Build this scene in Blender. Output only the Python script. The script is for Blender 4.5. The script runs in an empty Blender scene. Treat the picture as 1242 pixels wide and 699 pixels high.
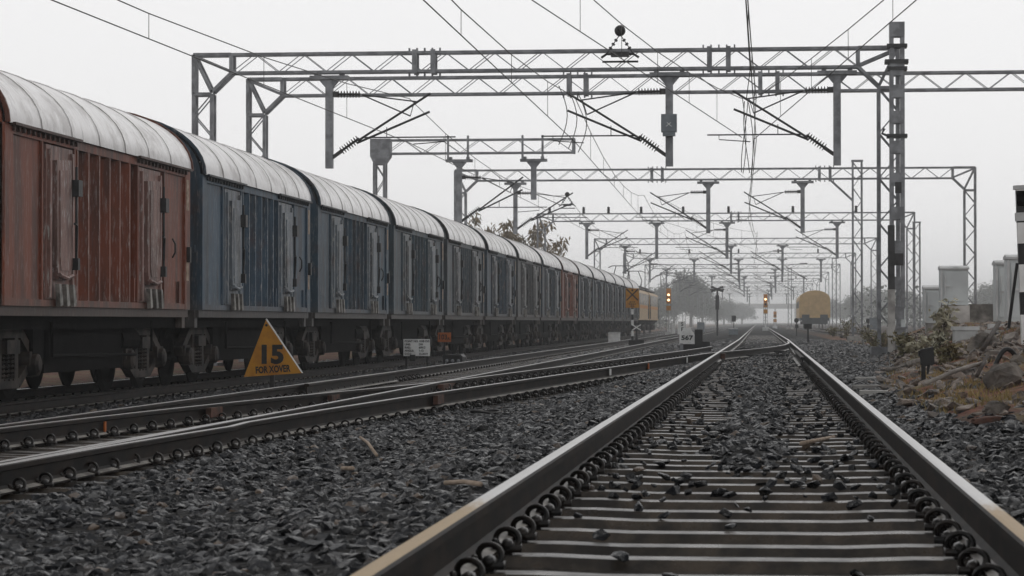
import bpy, bmesh, math, random
import numpy as np
from mathutils import Vector, Matrix, noise

random.seed(7)
rng = np.random.default_rng(7)
S = bpy.context.scene
C = S.collection
R = math.radians
PI = math.pi

# ------------------------------------------------------------------ camera
CAMZ = 0.624
YAW, PITCH, FPX = R(5.69), R(0.79), 3000.0
FWD = Vector((-math.sin(YAW) * math.cos(PITCH), math.cos(YAW) * math.cos(PITCH), math.sin(PITCH)))
RIGHT = Vector((math.cos(YAW), math.sin(YAW), 0))
UP = RIGHT.cross(FWD)


def at(px, py, Y):
    """point of the place at forward distance Y seen in direction (px, py)"""
    d = FWD + RIGHT * ((px - 621) / FPX) + UP * ((349.5 - py) / FPX)
    t = Y / d.y
    return Vector((d.x * t, Y, CAMZ + d.z * t))


cd = bpy.data.cameras.new('camera')
cam = bpy.data.objects.new('camera', cd)
C.objects.link(cam)
cam.matrix_world = Matrix(((RIGHT.x, UP.x, -FWD.x, 0), (RIGHT.y, UP.y, -FWD.y, 0), (RIGHT.z, UP.z, -FWD.z, CAMZ), (0, 0, 0, 1)))
cd.sensor_width = 36
cd.lens = FPX / 1242 * 36
cd.clip_start = 0.1
cd.clip_end = 6000
cd.dof.use_dof = True
cd.dof.focus_distance = 32
cd.dof.aperture_fstop = 11
S.camera = cam

# ------------------------------------------------------------------ materials
class NT:
    def __init__(s, name):
        s.m = bpy.data.materials.new(name)
        s.m.use_nodes = True
        s.t = s.m.node_tree
        s.b = s.t.nodes['Principled BSDF']
        s.out = s.t.nodes['Material Output']

    def n(s, typ, **kw):
        nd = s.t.nodes.new(typ)
        for k, v in kw.items():
            if k in nd.inputs.keys():
                nd.inputs[k].default_value = v
            else:
                setattr(nd, k, v)
        return nd

    def l(s, a, b):
        s.t.links.new(a, b)

    def math(s, op, a, b=None, clamp=False):
        nd = s.t.nodes.new('ShaderNodeMath')
        nd.operation = op
        nd.use_clamp = clamp
        for i, x in enumerate((a, b)):
            if x is None:
                continue
            if isinstance(x, (int, float)):
                nd.inputs[i].default_value = x
            else:
                s.l(x, nd.inputs[i])
        return nd.outputs[0]

    def coords(s, scale=(1, 1, 1), rand=False, kind='Object'):
        tc = s.n('ShaderNodeTexCoord')
        src = tc.outputs[kind]
        mp = s.n('ShaderNodeMapping')
        mp.inputs['Scale'].default_value = scale
        s.l(src, mp.inputs['Vector'])
        if rand:
            oi = s.n('ShaderNodeObjectInfo')
            sc = s.n('ShaderNodeVectorMath', operation='SCALE')
            sc.inputs[0].default_value = (37, 53, 71)
            s.l(oi.outputs['Random'], sc.inputs['Scale'])
            s.l(sc.outputs[0], mp.inputs['Location'])
        return mp.outputs[0]

    def noise(s, vec, scale, detail=4, rough=.6):
        nd = s.n('ShaderNodeTexNoise')
        nd.inputs['Scale'].default_value = scale
        nd.inputs['Detail'].default_value = detail
        nd.inputs['Roughness'].default_value = rough
        s.l(vec, nd.inputs['Vector'])
        return nd.outputs['Fac']

    def ramp(s, fac, lo, hi):
        nd = s.n('ShaderNodeMapRange')
        nd.interpolation_type = 'SMOOTHSTEP'
        nd.inputs['From Min'].default_value = lo
        nd.inputs['From Max'].default_value = hi
        s.l(fac, nd.inputs['Value'])
        return nd.outputs[0]

    def mix(s, fac, a, b):
        nd = s.n('ShaderNodeMix', data_type='RGBA')
        if isinstance(fac, (int, float)):
            nd.inputs[0].default_value = fac
        else:
            s.l(fac, nd.inputs[0])
        for i, x in ((6, a), (7, b)):
            if isinstance(x, tuple):
                nd.inputs[i].default_value = (*x, 1)
            else:
                s.l(x, nd.inputs[i])
        return nd.outputs[2]

    def bump(s, h, strength=.4, dist=.01):
        nd = s.n('ShaderNodeBump')
        nd.inputs['Strength'].default_value = strength
        nd.inputs['Distance'].default_value = dist
        s.l(h, nd.inputs['Height'])
        s.l(nd.outputs[0], s.b.inputs['Normal'])

    def col(s, x):
        if isinstance(x, tuple):
            s.b.inputs['Base Color'].default_value = (*x, 1)
        else:
            s.l(x, s.b.inputs['Base Color'])

    def set(s, **kw):
        for k, v in kw.items():
            k = k.replace('_', ' ')
            if isinstance(v, (int, float, tuple)):
                s.b.inputs[k].default_value = v
            else:
                s.l(v, s.b.inputs[k])
        return s.m


def simple(name, c1, c2, scale=6, rough=.6, metal=0, bump=.2, rand=True, lo=.35, hi=.65, kind='Object', bdist=.01, spec=.3):
    t = NT(name)
    v = t.coords((1, 1, 1), rand, kind)
    f = t.noise(v, scale)
    t.col(t.mix(t.ramp(f, lo, hi), c1, c2))
    if bump:
        t.bump(t.noise(v, scale * 5), bump, bdist)
    return t.set(Roughness=rough, Metallic=metal, Specular_IOR_Level=spec)


M = {}
M['steel'] = simple('galvanised_steel', (.29, .30, .315), (.16, .165, .175), 3, .55, .3, .1)
M['steel_dark'] = simple('dark_steel', (.05, .05, .052), (.03, .03, .03), 5, .5, .4, .1)
M['insulator'] = simple('glazed_brown_insulator', (.012, .011, .011), (.02, .017, .016), 5, .25, 0, 0)
M['wire'] = simple('weathered_copper_wire', (.06, .062, .06), (.09, .09, .085), 2, .5, .5, 0)
M['concrete'] = simple('weathered_concrete', (.48, .47, .45), (.25, .24, .23), 2.5, .85, 0, .3)
M['concrete_stain'] = simple('stained_concrete', (.36, .34, .31), (.11, .105, .095), 2.2, .9, 0, .4)
M['concrete_pale'] = simple('pale_weathered_concrete', (.62, .60, .57), (.36, .34, .32), 1.6, .85, 0, .3)
M['white_paint'] = simple('white_paint', (.84, .85, .84), (.68, .68, .67), 3, .5, 0, .05)
M['cab'] = simple('pale_grey_cabinet_paint', (.62, .66, .66), (.5, .53, .535), 1.3, .45, 0, .03)
M['cab_trim'] = simple('light_cabinet_trim', (.62, .63, .63), (.45, .46, .46), 2, .5, 0, .03)
M['black'] = simple('black_paint', (.012, .012, .013), (.022, .022, .022), 6, .5, 0, .1)
M['yellow'] = simple('yellow_sign_paint', (.52, .24, .018), (.40, .165, .016), 4, .5, 0, .05)
M['orange'] = simple('orange_sign_paint', (.45, .12, .02), (.32, .08, .015), 6, .55, 0, .05)
M['rust'] = simple('red_rust', (.10, .042, .027), (.035, .02, .015), 8, .8, 0, .4)
M['grey_box'] = simple('grey_enclosure', (.20, .23, .25), (.15, .17, .19), 4, .5, 0, .05)
M['wood'] = simple('weathered_wood', (.42, .33, .26), (.25, .19, .14), 10, .8, 0, .3)
M['rock'] = simple('boulder_stone', (.21, .185, .16), (.05, .044, .04), 3, .75, 0, .7, bdist=.03)
M['rock_pale'] = simple('pale_stone', (.34, .31, .28), (.17, .15, .135), 4, .8, 0, .5)
M['rubber'] = simple('black_rubber', (.012, .012, .012), (.02, .02, .02), 6, .45, 0, .2)
M['bark'] = simple('bark', (.07, .055, .045), (.04, .033, .03), 6, .9, 0, .4)
M['leaf_brown'] = simple('olive_brown_leaf', (.23, .165, .085), (.13, .105, .06), .8, .6, 0, 0)
M['leaf_green'] = simple('dull_green_leaf', (.05, .065, .035), (.035, .05, .03), .5, .6, 0, 0)
M['leaf_pale'] = simple('pale_dusty_leaf', (.42, .39, .29), (.15, .15, .095), 2, .6, 0, 0)
M['leaf_weed'] = simple('weed_leaf', (.12, .12, .06), (.19, .155, .08), 3, .6, 0, 0)
M['grass'] = simple('dry_grass', (.32, .23, .095), (.14, .12, .05), 1.5, .8, 0, 0)
M['coach'] = simple('coach_yellow_paint', (.56, .38, .17), (.45, .30, .13), 1.2, .5, 0, .05)
M['loco_cream'] = simple('locomotive_cream_paint', (.50, .35, .19), (.38, .27, .15), 1.5, .5, 0, .05)
M['loco_red'] = simple('locomotive_orange_band', (.55, .24, .03), (.45, .18, .03), 1.5, .5, 0, .05)
M['loco_dark'] = simple('locomotive_dark_paint', (.05, .06, .07), (.035, .04, .045), 2, .5, 0, .05)
M['glass_dark'] = simple('dark_window_glass', (.012, .014, .016), (.02, .02, .022), 2, .1, 0, 0)
M['bogie'] = simple('grimy_bogie_iron', (.03, .026, .023), (.01, .009, .009), 4, .6, 0, .4, spec=.15)
M['bogie_worn'] = simple('worn_bogie_frame_iron', (.055, .043, .036), (.008, .007, .007), 3, .6, 0, .4, spec=.15)
M['under'] = simple('black_grease', (.004, .004, .004), (.009, .008, .008), 5, .85, 0, .2, spec=.06)
M['clip'] = simple('black_spring_steel', (.008, .008, .008), (.02, .015, .012), 12, .35, .2, 0)
M['foot_pale'] = simple('pale_rail_foot', (.30, .285, .26), (.09, .082, .075), 5, .45, 0, .3)  # pale strip along the upper edges of the rail foot
M['striped_white'] = M['white_paint']


def rail_mats():
    t = NT('worn_rail_head')
    v = t.coords((1, .15, 1))
    f = t.noise(v, 18, 3)
    t.col(t.mix(f, (.42, .42, .42), (.28, .27, .26)))
    M['rail_top'] = t.set(Roughness=.33, Metallic=.85)
    # near rails: tan reflection painted into the head colour over the first metres
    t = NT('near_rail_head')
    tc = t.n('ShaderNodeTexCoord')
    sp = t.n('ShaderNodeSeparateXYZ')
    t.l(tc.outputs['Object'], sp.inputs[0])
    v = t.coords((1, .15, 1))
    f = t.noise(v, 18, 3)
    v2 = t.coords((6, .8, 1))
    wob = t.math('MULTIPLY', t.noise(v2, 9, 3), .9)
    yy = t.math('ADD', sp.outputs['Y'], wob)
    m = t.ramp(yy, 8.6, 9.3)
    refl_tan = t.mix(t.noise(t.coords((3, .3, 1)), 14), (.44, .30, .135), (.30, .20, .095))
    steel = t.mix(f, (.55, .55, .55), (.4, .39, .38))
    t.col(t.mix(m, refl_tan, steel))
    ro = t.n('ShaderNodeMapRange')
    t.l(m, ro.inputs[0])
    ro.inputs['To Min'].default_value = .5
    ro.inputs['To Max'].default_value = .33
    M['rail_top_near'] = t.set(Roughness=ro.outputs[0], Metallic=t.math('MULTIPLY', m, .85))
    t = NT('rusty_rail_web')
    v = t.coords((1, .5, 1))
    f = t.noise(v, 7)
    t.col(t.mix(t.ramp(f, .35, .7), (.006, .0052, .005), (.024, .016, .012)))
    t.bump(t.noise(v, 60), .25, .004)
    M['rail_web'] = t.set(Roughness=.6, Specular_IOR_Level=.12)


rail_mats()


def sleeper_mat():
    t = NT('wet_concrete_sleeper')
    v = t.coords((1, 1, 1), True)
    f = t.noise(v, 7)
    c = t.mix(t.ramp(f, .3, .7), (.078, .062, .047), (.018, .0155, .0135))
    g = t.ramp(t.noise(v, 2.2), .5, .72)
    c = t.mix(g, c, (.016, .013, .011))
    t.col(c)
    t.bump(t.noise(v, 40), .3, .006)
    M['sleeper'] = t.set(Roughness=t.math('ADD', t.math('MULTIPLY', f, .5), .06), Specular_IOR_Level=.3)


sleeper_mat()


def ballast_mat():
    t = NT('wet_dark_ballast')
    oi = t.n('ShaderNodeObjectInfo')
    v = t.coords((1, 1, 1), True)
    f = t.noise(v, 2.5)
    a = t.mix(oi.outputs['Random'], (.003, .0034, .0042), (.029, .0315, .037))
    a = t.mix(t.ramp(f, .5, .75), a, (.045, .044, .044))
    a = t.mix(t.ramp(t.noise(t.coords((1, 1, 1), False, 'Object'), .9), .6, .8), a, (.04, .034, .03))
    r = t.ramp(oi.outputs['Random'], .965, .995)
    t.col(t.mix(r, a, (.13, .095, .07)))
    t.bump(t.noise(v, 9), .4, .1)
    pn = t.ramp(t.noise(t.coords((1, 1, 1), True), 1.6, 3), .5, .68)
    M['ballast'] = t.set(Roughness=.2, Specular_IOR_Level=t.math('ADD', t.math('MULTIPLY', pn, .95), .07))


ballast_mat()


def paint_mat(name, scuff, dirt):
    t = NT(name)
    oi = t.n('ShaderNodeObjectInfo')
    base = oi.outputs['Color']
    v1 = t.coords((2.2, 2.2, .25), True)
    v2 = t.coords((1, 1, 1), True)
    streak = t.noise(v1, 1.5, 5, .6)
    blot = t.noise(v2, 1.4, 5, .6)
    c = t.mix(t.math('MULTIPLY', t.ramp(streak, .42, .66), .8 * dirt + .2), base, (.028, .025, .024))
    c = t.mix(t.math('MULTIPLY', t.ramp(blot, .52, .74), .55), c, (.095, .047, .032))
    fine = t.noise(t.coords((9, 9, 1.2), True), 3.5, 5, .7)
    c = t.mix(t.math('MULTIPLY', t.ramp(fine, .52, .68), scuff), c, (.50, .48, .46))
    # rust and dust gathering along the foot of the panel
    tc = t.n('ShaderNodeTexCoord')
    sp = t.n('ShaderNodeSeparateXYZ')
    t.l(tc.outputs['Object'], sp.inputs[0])
    low = t.ramp(t.math('ADD', sp.outputs['Z'], t.math('MULTIPLY', fine, .5)), 1.75, 1.5)
    c = t.mix(t.math('MULTIPLY', low, .45), c, (.12, .1, .088))
    t.col(c)
    t.bump(blot, .25, .03)
    M[name] = t.set(Roughness=.5, Specular_IOR_Level=.2)


paint_mat('wagon_paint', .26, .62)
paint_mat('door_paint', .95, .5)


def roof_mat():
    t = NT('chalky_wet_roof_sheet')
    v = t.coords((1.3, 1.3, 1.3), True)
    st = t.noise(t.coords((.6, 3.2, .6), True), 2.6, 5, .65)
    c = t.mix(t.ramp(st, .42, .75), (.9, .89, .89), (.66, .64, .63))
    b = t.noise(v, 1.1, 6, .7)
    c = t.mix(t.math('MULTIPLY', t.ramp(b, .44, .68), .75), c, (.22, .19, .175))
    b2 = t.noise(t.coords((2.2, 5, .5), True), 2.2, 6, .7)
    c = t.mix(t.math('MULTIPLY', t.ramp(b2, .56, .72), .55), c, (.16, .13, .12))
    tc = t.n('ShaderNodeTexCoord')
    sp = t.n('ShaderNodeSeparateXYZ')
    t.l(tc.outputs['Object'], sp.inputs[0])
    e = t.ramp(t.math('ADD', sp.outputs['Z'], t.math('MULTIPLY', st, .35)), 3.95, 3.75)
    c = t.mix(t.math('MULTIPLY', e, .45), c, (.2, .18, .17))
    t.col(c)
    t.bump(t.noise(v, 3), .3, .03)
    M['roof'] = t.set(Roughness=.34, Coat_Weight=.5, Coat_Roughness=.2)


roof_mat()


def ground_mat():
    t = NT('ballast_and_red_soil_ground')
    tc = t.n('ShaderNodeTexCoord')
    v = tc.outputs['Object']
    at_ = t.n('ShaderNodeAttribute')
    at_.attribute_name = 'soil'
    vo = t.n('ShaderNodeTexVoronoi')
    vo.inputs['Scale'].default_value = 16
    t.l(v, vo.inputs['Vector'])
    n1 = t.noise(v, 1.1, 5)
    n2 = t.noise(v, 9, 5)
    sp = t.n('ShaderNodeSeparateColor')
    t.l(vo.outputs['Color'], sp.inputs[0])
    stone = t.mix(sp.outputs[0], (.0015, .0015, .0017), (.005, .005, .0052))  # near black: shade in the gaps between stones put into the colour
    stone = t.mix(t.math('MULTIPLY', t.ramp(n1, .5, .7), .5), stone, (.012, .010, .009))
    soil = t.mix(t.ramp(n2, .35, .65), (.21, .075, .043), (.075, .035, .025))
    soil = t.mix(t.ramp(n1, .46, .62), soil, (.17, .12, .055))
    n3 = t.noise(v, .45, 3)
    soil = t.mix(t.math('MULTIPLY', t.ramp(n3, .52, .66), .7), soil, (.075, .075, .034))
    t.col(t.mix(at_.outputs['Fac'], stone, soil))
    hh = t.math('ADD', t.math('MULTIPLY', vo.outputs['Distance'], -1.0), t.math('MULTIPLY', n2, .6))
    t.bump(hh, .8, .05)
    M['ground'] = t.set(Roughness=.75, Specular_IOR_Level=.12)


ground_mat()


def emis(name, col, st):
    t = NT(name)
    t.col(col)
    t.set(Emission_Color=(*col, 1), Emission_Strength=st)
    M[name] = t.m


emis('lamp_white', (1, .72, .4), 3)
emis('lamp_amber', (1, .42, .06), 5)
emis('lamp_red', (1, .14, .06), 2.5)

# ------------------------------------------------------------------ mesh builder
class MB:
    def __init__(s):
        s.v, s.f, s.m = [], [], []

    def add(s, vs, fs, mi=0):
        o = len(s.v)
        s.v += [tuple(x) for x in vs]
        s.f += [tuple(i + o for i in f) for f in fs]
        s.m += [mi] * len(fs)
        return s

    def box(s, x0, x1, y0, y1, z0, z1, mi=0):
        vs = [(x, y, z) for z in (z0, z1) for y in (y0, y1) for x in (x0, x1)]
        return s.add(vs, [(0, 2, 3, 1), (4, 5, 7, 6), (0, 1, 5, 4), (2, 6, 7, 3), (0, 4, 6, 2), (1, 3, 7, 5)], mi)

    def cbox(s, c, d, mi=0):
        return s.box(c[0] - d[0] / 2, c[0] + d[0] / 2, c[1] - d[1] / 2, c[1] + d[1] / 2, c[2] - d[2] / 2, c[2] + d[2] / 2, mi)

    def bar(s, p, q, w, h=None, mi=0):
        p, q = Vector(p), Vector(q)
        h = h or w
        d = (q - p).normalized()
        ref = Vector((0, 1, 0)) if abs(d.y) < .9 else Vector((0, 0, 1))
        a = d.cross(ref).normalized() * (w / 2)
        b = d.cross(a).normalized() * (h / 2)
        vs = [x + i * a + j * b for x in (p, q) for i, j in ((-1, -1), (1, -1), (1, 1), (-1, 1))]
        return s.add(vs, [(0, 1, 2, 3), (7, 6, 5, 4), (0, 4, 5, 1), (1, 5, 6, 2), (2, 6, 7, 3), (3, 7, 4, 0)], mi)

    def tube(s, pts, r, n=6, mi=0, caps=True):
        pts = [Vector(p) for p in pts]
        rs = r if isinstance(r, (list, tuple)) else [r] * len(pts)
        vs, fs = [], []
        prev = None
        for i, p in enumerate(pts):
            d = (pts[min(i + 1, len(pts) - 1)] - pts[max(i - 1, 0)]).normalized()
            if prev is None:
                ref = Vector((0, 0, 1)) if abs(d.z) < .9 else Vector((1, 0, 0))
                a = d.cross(ref).normalized()
            else:
                a = (prev - d * prev.dot(d)).normalized()
            prev = a
            b = d.cross(a)
            for k in range(n):
                t = 2 * PI * k / n
                vs.append(p + (a * math.cos(t) + b * math.sin(t)) * rs[i])
        for i in range(len(pts) - 1):
            for k in range(n):
                k2 = (k + 1) % n
                fs.append((i * n + k, i * n + k2, (i + 1) * n + k2, (i + 1) * n + k))
        if caps:
            fs.append(tuple(range(n))[::-1])
            fs.append(tuple((len(pts) - 1) * n + k for k in range(n)))
        return s.add(vs, fs, mi)

    def lathe(s, prof, c, axis, n=10, mi=0):
        """profile of (radius, distance) turned round an axis"""
        ax = Vector(axis).normalized()
        ref = Vector((0, 0, 1)) if abs(ax.z) < .9 else Vector((1, 0, 0))
        a = ax.cross(ref).normalized()
        b = ax.cross(a)
        c = Vector(c)
        vs, fs = [], []
        for r, d in prof:
            for k in range(n):
                t = 2 * PI * k / n
                vs.append(c + ax * d + (a * math.cos(t) + b * math.sin(t)) * max(r, 1e-4))
        for i in range(len(prof) - 1):
            for k in range(n):
                k2 = (k + 1) % n
                fs.append((i * n + k, i * n + k2, (i + 1) * n + k2, (i + 1) * n + k))
        return s.add(vs, fs, mi)

    def prism(s, pts, axis, a0, a1, mi=0):
        """outline extruded along an axis ('x': pts are (y,z), 'y': (x,z), 'z': (x,y))"""
        def mk(p, a):
            return {'x': (a, p[0], p[1]), 'y': (p[0], a, p[1]), 'z': (p[0], p[1], a)}[axis]
        n = len(pts)
        vs = [mk(p, a0) for p in pts] + [mk(p, a1) for p in pts]
        fs = [tuple(range(n))[::-1], tuple(range(n, 2 * n))]
        for k in range(n):
            k2 = (k + 1) % n
            fs.append((k, k2, n + k2, n + k))
        return s.add(vs, fs, mi)

    def build(s, name, mats, parent=None, smooth=False, loc=None):
        me = bpy.data.meshes.new(name)
        me.from_pydata(s.v, [], s.f)
        if not isinstance(mats, (list, tuple)):
            mats = [mats]
        for m in mats:
            me.materials.append(M[m] if isinstance(m, str) else m)
        if len(mats) > 1:
            me.polygons.foreach_set('material_index', s.m)
        if smooth:
            me.polygons.foreach_set('use_smooth', [True] * len(me.polygons))
        bm = bmesh.new()
        bm.from_mesh(me)
        bmesh.ops.recalc_face_normals(bm, faces=bm.faces)
        bm.to_mesh(me)
        bm.free()
        me.update()
        o = bpy.data.objects.new(name, me)
        C.objects.link(o)
        if parent:
            o.parent = parent
        if loc is not None:
            o.location = loc
        return o


def tag(o, label=None, cat=None, group=None, kind=None):
    if label:
        o['label'] = label
    if cat:
        o['category'] = cat
    if group:
        o['group'] = group
    if kind:
        o['kind'] = kind
    return o


def thing(name, label, cat, loc=(0, 0, 0), group=None, rz=0):
    o = bpy.data.objects.new(name, None)
    o.empty_display_size = .3
    C.objects.link(o)
    o.location = loc
    o.rotation_euler.z = rz
    return tag(o, label, cat, group)


def copy_tree(o, parent=None):
    c = o.copy()
    C.objects.link(c)
    c.parent = parent
    for ch in list(o.children):
        copy_tree(ch, c)
    return c


def lerp(x, xs, ys):
    return float(np.interp(x, xs, ys))


def text_mesh(name, body, size, parent, mat, width=None, loc=(0, 0, 0), thick=.004, bold=0.0, rot=(PI / 2, 0, 0), align='CENTER'):
    cu = bpy.data.curves.new(name, 'FONT')
    cu.body = body
    cu.size = size
    cu.align_x = align
    cu.align_y = 'CENTER'
    cu.extrude = thick / 2
    cu.offset = bold
    cu.resolution_u = 3
    tmp = bpy.data.objects.new(name, cu)
    C.objects.link(tmp)
    dg = bpy.context.evaluated_depsgraph_get()
    me = bpy.data.meshes.new_from_object(tmp.evaluated_get(dg))
    C.objects.unlink(tmp)
    bpy.data.objects.remove(tmp)
    me.materials.clear()
    me.materials.append(M[mat])
    o = bpy.data.objects.new(name, me)
    o.parent = parent
    C.objects.link(o)
    o.rotation_euler = rot
    o.location = loc
    if width:
        w = max(v.co.x for v in me.vertices) - min(v.co.x for v in me.vertices)
        k = width / w
        for v in me.vertices:
            v.co.x *= k
    return o


# ------------------------------------------------------------------ terrain
NEAR, MID, TRN, SID = -0.121, -5.42, -10.91, 5.9
ZN, ZM, ZT = 0.0, -0.23, -0.45
G2 = .876          # half distance of rail centres


def nearx(y):
    """centre line of the nearest track: it draws away from the train's line very slightly"""
    return NEAR + .0033 * np.clip(y, -10, 90)


def rail_z(x):
    return np.interp(x, [-11.7, -10.0, -6.4, -4.5, -1.0], [ZT, ZT, ZM, ZM, ZN])


def sstep(t):
    t = np.clip(t, 0, 1)
    return t * t * (3 - 2 * t)


def height(x, y):
    x = np.asarray(x, float)
    y = np.asarray(y, float)
    h = rail_z(x) - .235
    # shallow dips between the beds, clean sleepers close to the camera, a heap of stones further on
    for c, a in ((-2.9, .05), (-8.1, .05)):
        h = h - a * np.exp(-((x - c) / .7) ** 2)
    k = sstep((y - 10.5) / 5)
    dx = x - nearx(y)
    h = h + (k * .15 * np.exp(-(dx / (.30 + .09 * np.sin(y * 1.7) + .08 * np.sin(y * 4.1 + 1))) ** 2) * (1 - sstep((y - 60) / 30)) - .055 * (np.abs(dx) < .78) * (1 - sstep((y - 60) / 30)))
    for c, hh, e in ((nearx(y), .075, .955), (MID, .03, 1.1), (TRN, .03, 1.0)):
        d = np.abs(x - c)
        h = h + hh * sstep((d - e) / .1) * (1 - sstep((d - 1.7) / .6))
    h = h + .16 * sstep((-x - 12.7) / .8) - .3 * sstep((-x - 16) / 5)
    # red soil mound on the right
    x0 = 1.25 + np.maximum(0, np.minimum(y, 66) - 28) * .056
    sl = np.interp(y, [0, 15, 25, 35, 50, 60, 75, 100, 140], [.12, .22, .29, .38, .6, .6, .4, .1, .0])
    t = np.maximum(0, x - x0)
    m = np.minimum(sl * t * (.75 + .25 * sstep(t / .8)), .76 + .015 * t)
    fade = 1 - sstep((y - 78) / 40)
    h = h + m * fade
    far = sstep((y - 100) / 60)
    h = h + .05 * far * 0
    return h


def soil_mask(x, y):
    x0 = 1.28 + np.maximum(0, np.minimum(y, 66) - 28) * .056
    a = sstep((x - x0) / .3) * (1 - .75 * sstep((y - 110) / 90)) * sstep((y - 14.8 - (2.2 - np.minimum(x, 2.2)) * 2.5) / 4)
    b = sstep((-x - 12.6) / 1.0)
    return np.maximum(a, b * .8)


def wob(x, y):
    return np.array([noise.noise(Vector((a * .9, b * .9, 3.1))) * .5 + noise.noise(Vector((a * 2.7, b * 2.7, 1))) * .22 for a, b in zip(x.ravel(), y.ravel())]).reshape(x.shape)


xs = np.concatenate([np.linspace(-700, -40, 12), np.linspace(-35, -14, 14), np.arange(-13.5, -2.2, .3), np.arange(-2.1, 5.5, .12), np.arange(5.6, 16, .5), np.linspace(18, 40, 8), np.linspace(60, 700, 10)])
ys = np.concatenate([np.linspace(-40, 0, 6), np.arange(1, 40, .3), np.arange(40, 90, .6), np.arange(91, 200, 4), np.linspace(210, 2600, 40)])
gx, gy = np.meshgrid(xs, ys)
gz = height(gx, gy) + wob(gx, gy) * .16 * soil_mask(gx, gy) * (np.abs(gx) < 40)
nv, nu = gx.shape
gm = bpy.data.meshes.new('ground')
idx = np.arange(nv * nu).reshape(nv, nu)
fc = np.stack([idx[:-1, :-1], idx[:-1, 1:], idx[1:, 1:], idx[1:, :-1]], -1).reshape(-1, 4)
gm.from_pydata(np.stack([gx, gy, gz], -1).reshape(-1, 3).tolist(), [], fc.tolist())
gm.polygons.foreach_set('use_smooth', [True] * len(gm.polygons))
att = gm.attributes.new('soil', 'FLOAT', 'POINT')
att.data.foreach_set('value', soil_mask(gx, gy).ravel().astype(np.float32))
gm.materials.append(M['ground'])
ground = bpy.data.objects.new('ground', gm)
C.objects.link(ground)
tag(ground, kind='structure')


def hit(px, py, up=0.0):
    """where a line of sight meets the ground"""
    y = 4.0
    while y < 140:
        p = at(px, py, y)
        if p.z < gz_at(p.x, y):
            return Vector((p.x, y, gz_at(p.x, y) + up))
        y += .1
    return at(px, py, 120)


def gz_at(x, y):
    return float(height(x, y))


# ------------------------------------------------------------------ ballast stones (uncountable: one object of instanced stones)
def rock_bm(n, flat=.6, seed=0, rough=0):
    r = random.Random(seed)
    bm = bmesh.new()
    for i in range(n):
        v = Vector((r.gauss(0, 1), r.gauss(0, 1), r.gauss(0, 1))).normalized() * r.uniform(.75, 1.05)
        bm.verts.new((v.x, v.y * r.uniform(.7, .9), v.z * flat))
    bmesh.ops.convex_hull(bm, input=bm.verts)
    for v in [v for v in bm.verts if not v.link_faces]:
        bm.verts.remove(v)
    return bm


rocks = bpy.data.collections.new('ballast_stone_shapes')
for i in range(9):
    bm = rock_bm(15, .45 + .07 * (i % 5), i)
    me = bpy.data.meshes.new('ballast_stone')
    bm.to_mesh(me)
    bm.free()
    me.materials.append(M['ballast'])
    rocks.objects.link(bpy.data.objects.new('ballast_stone', me))


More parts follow.
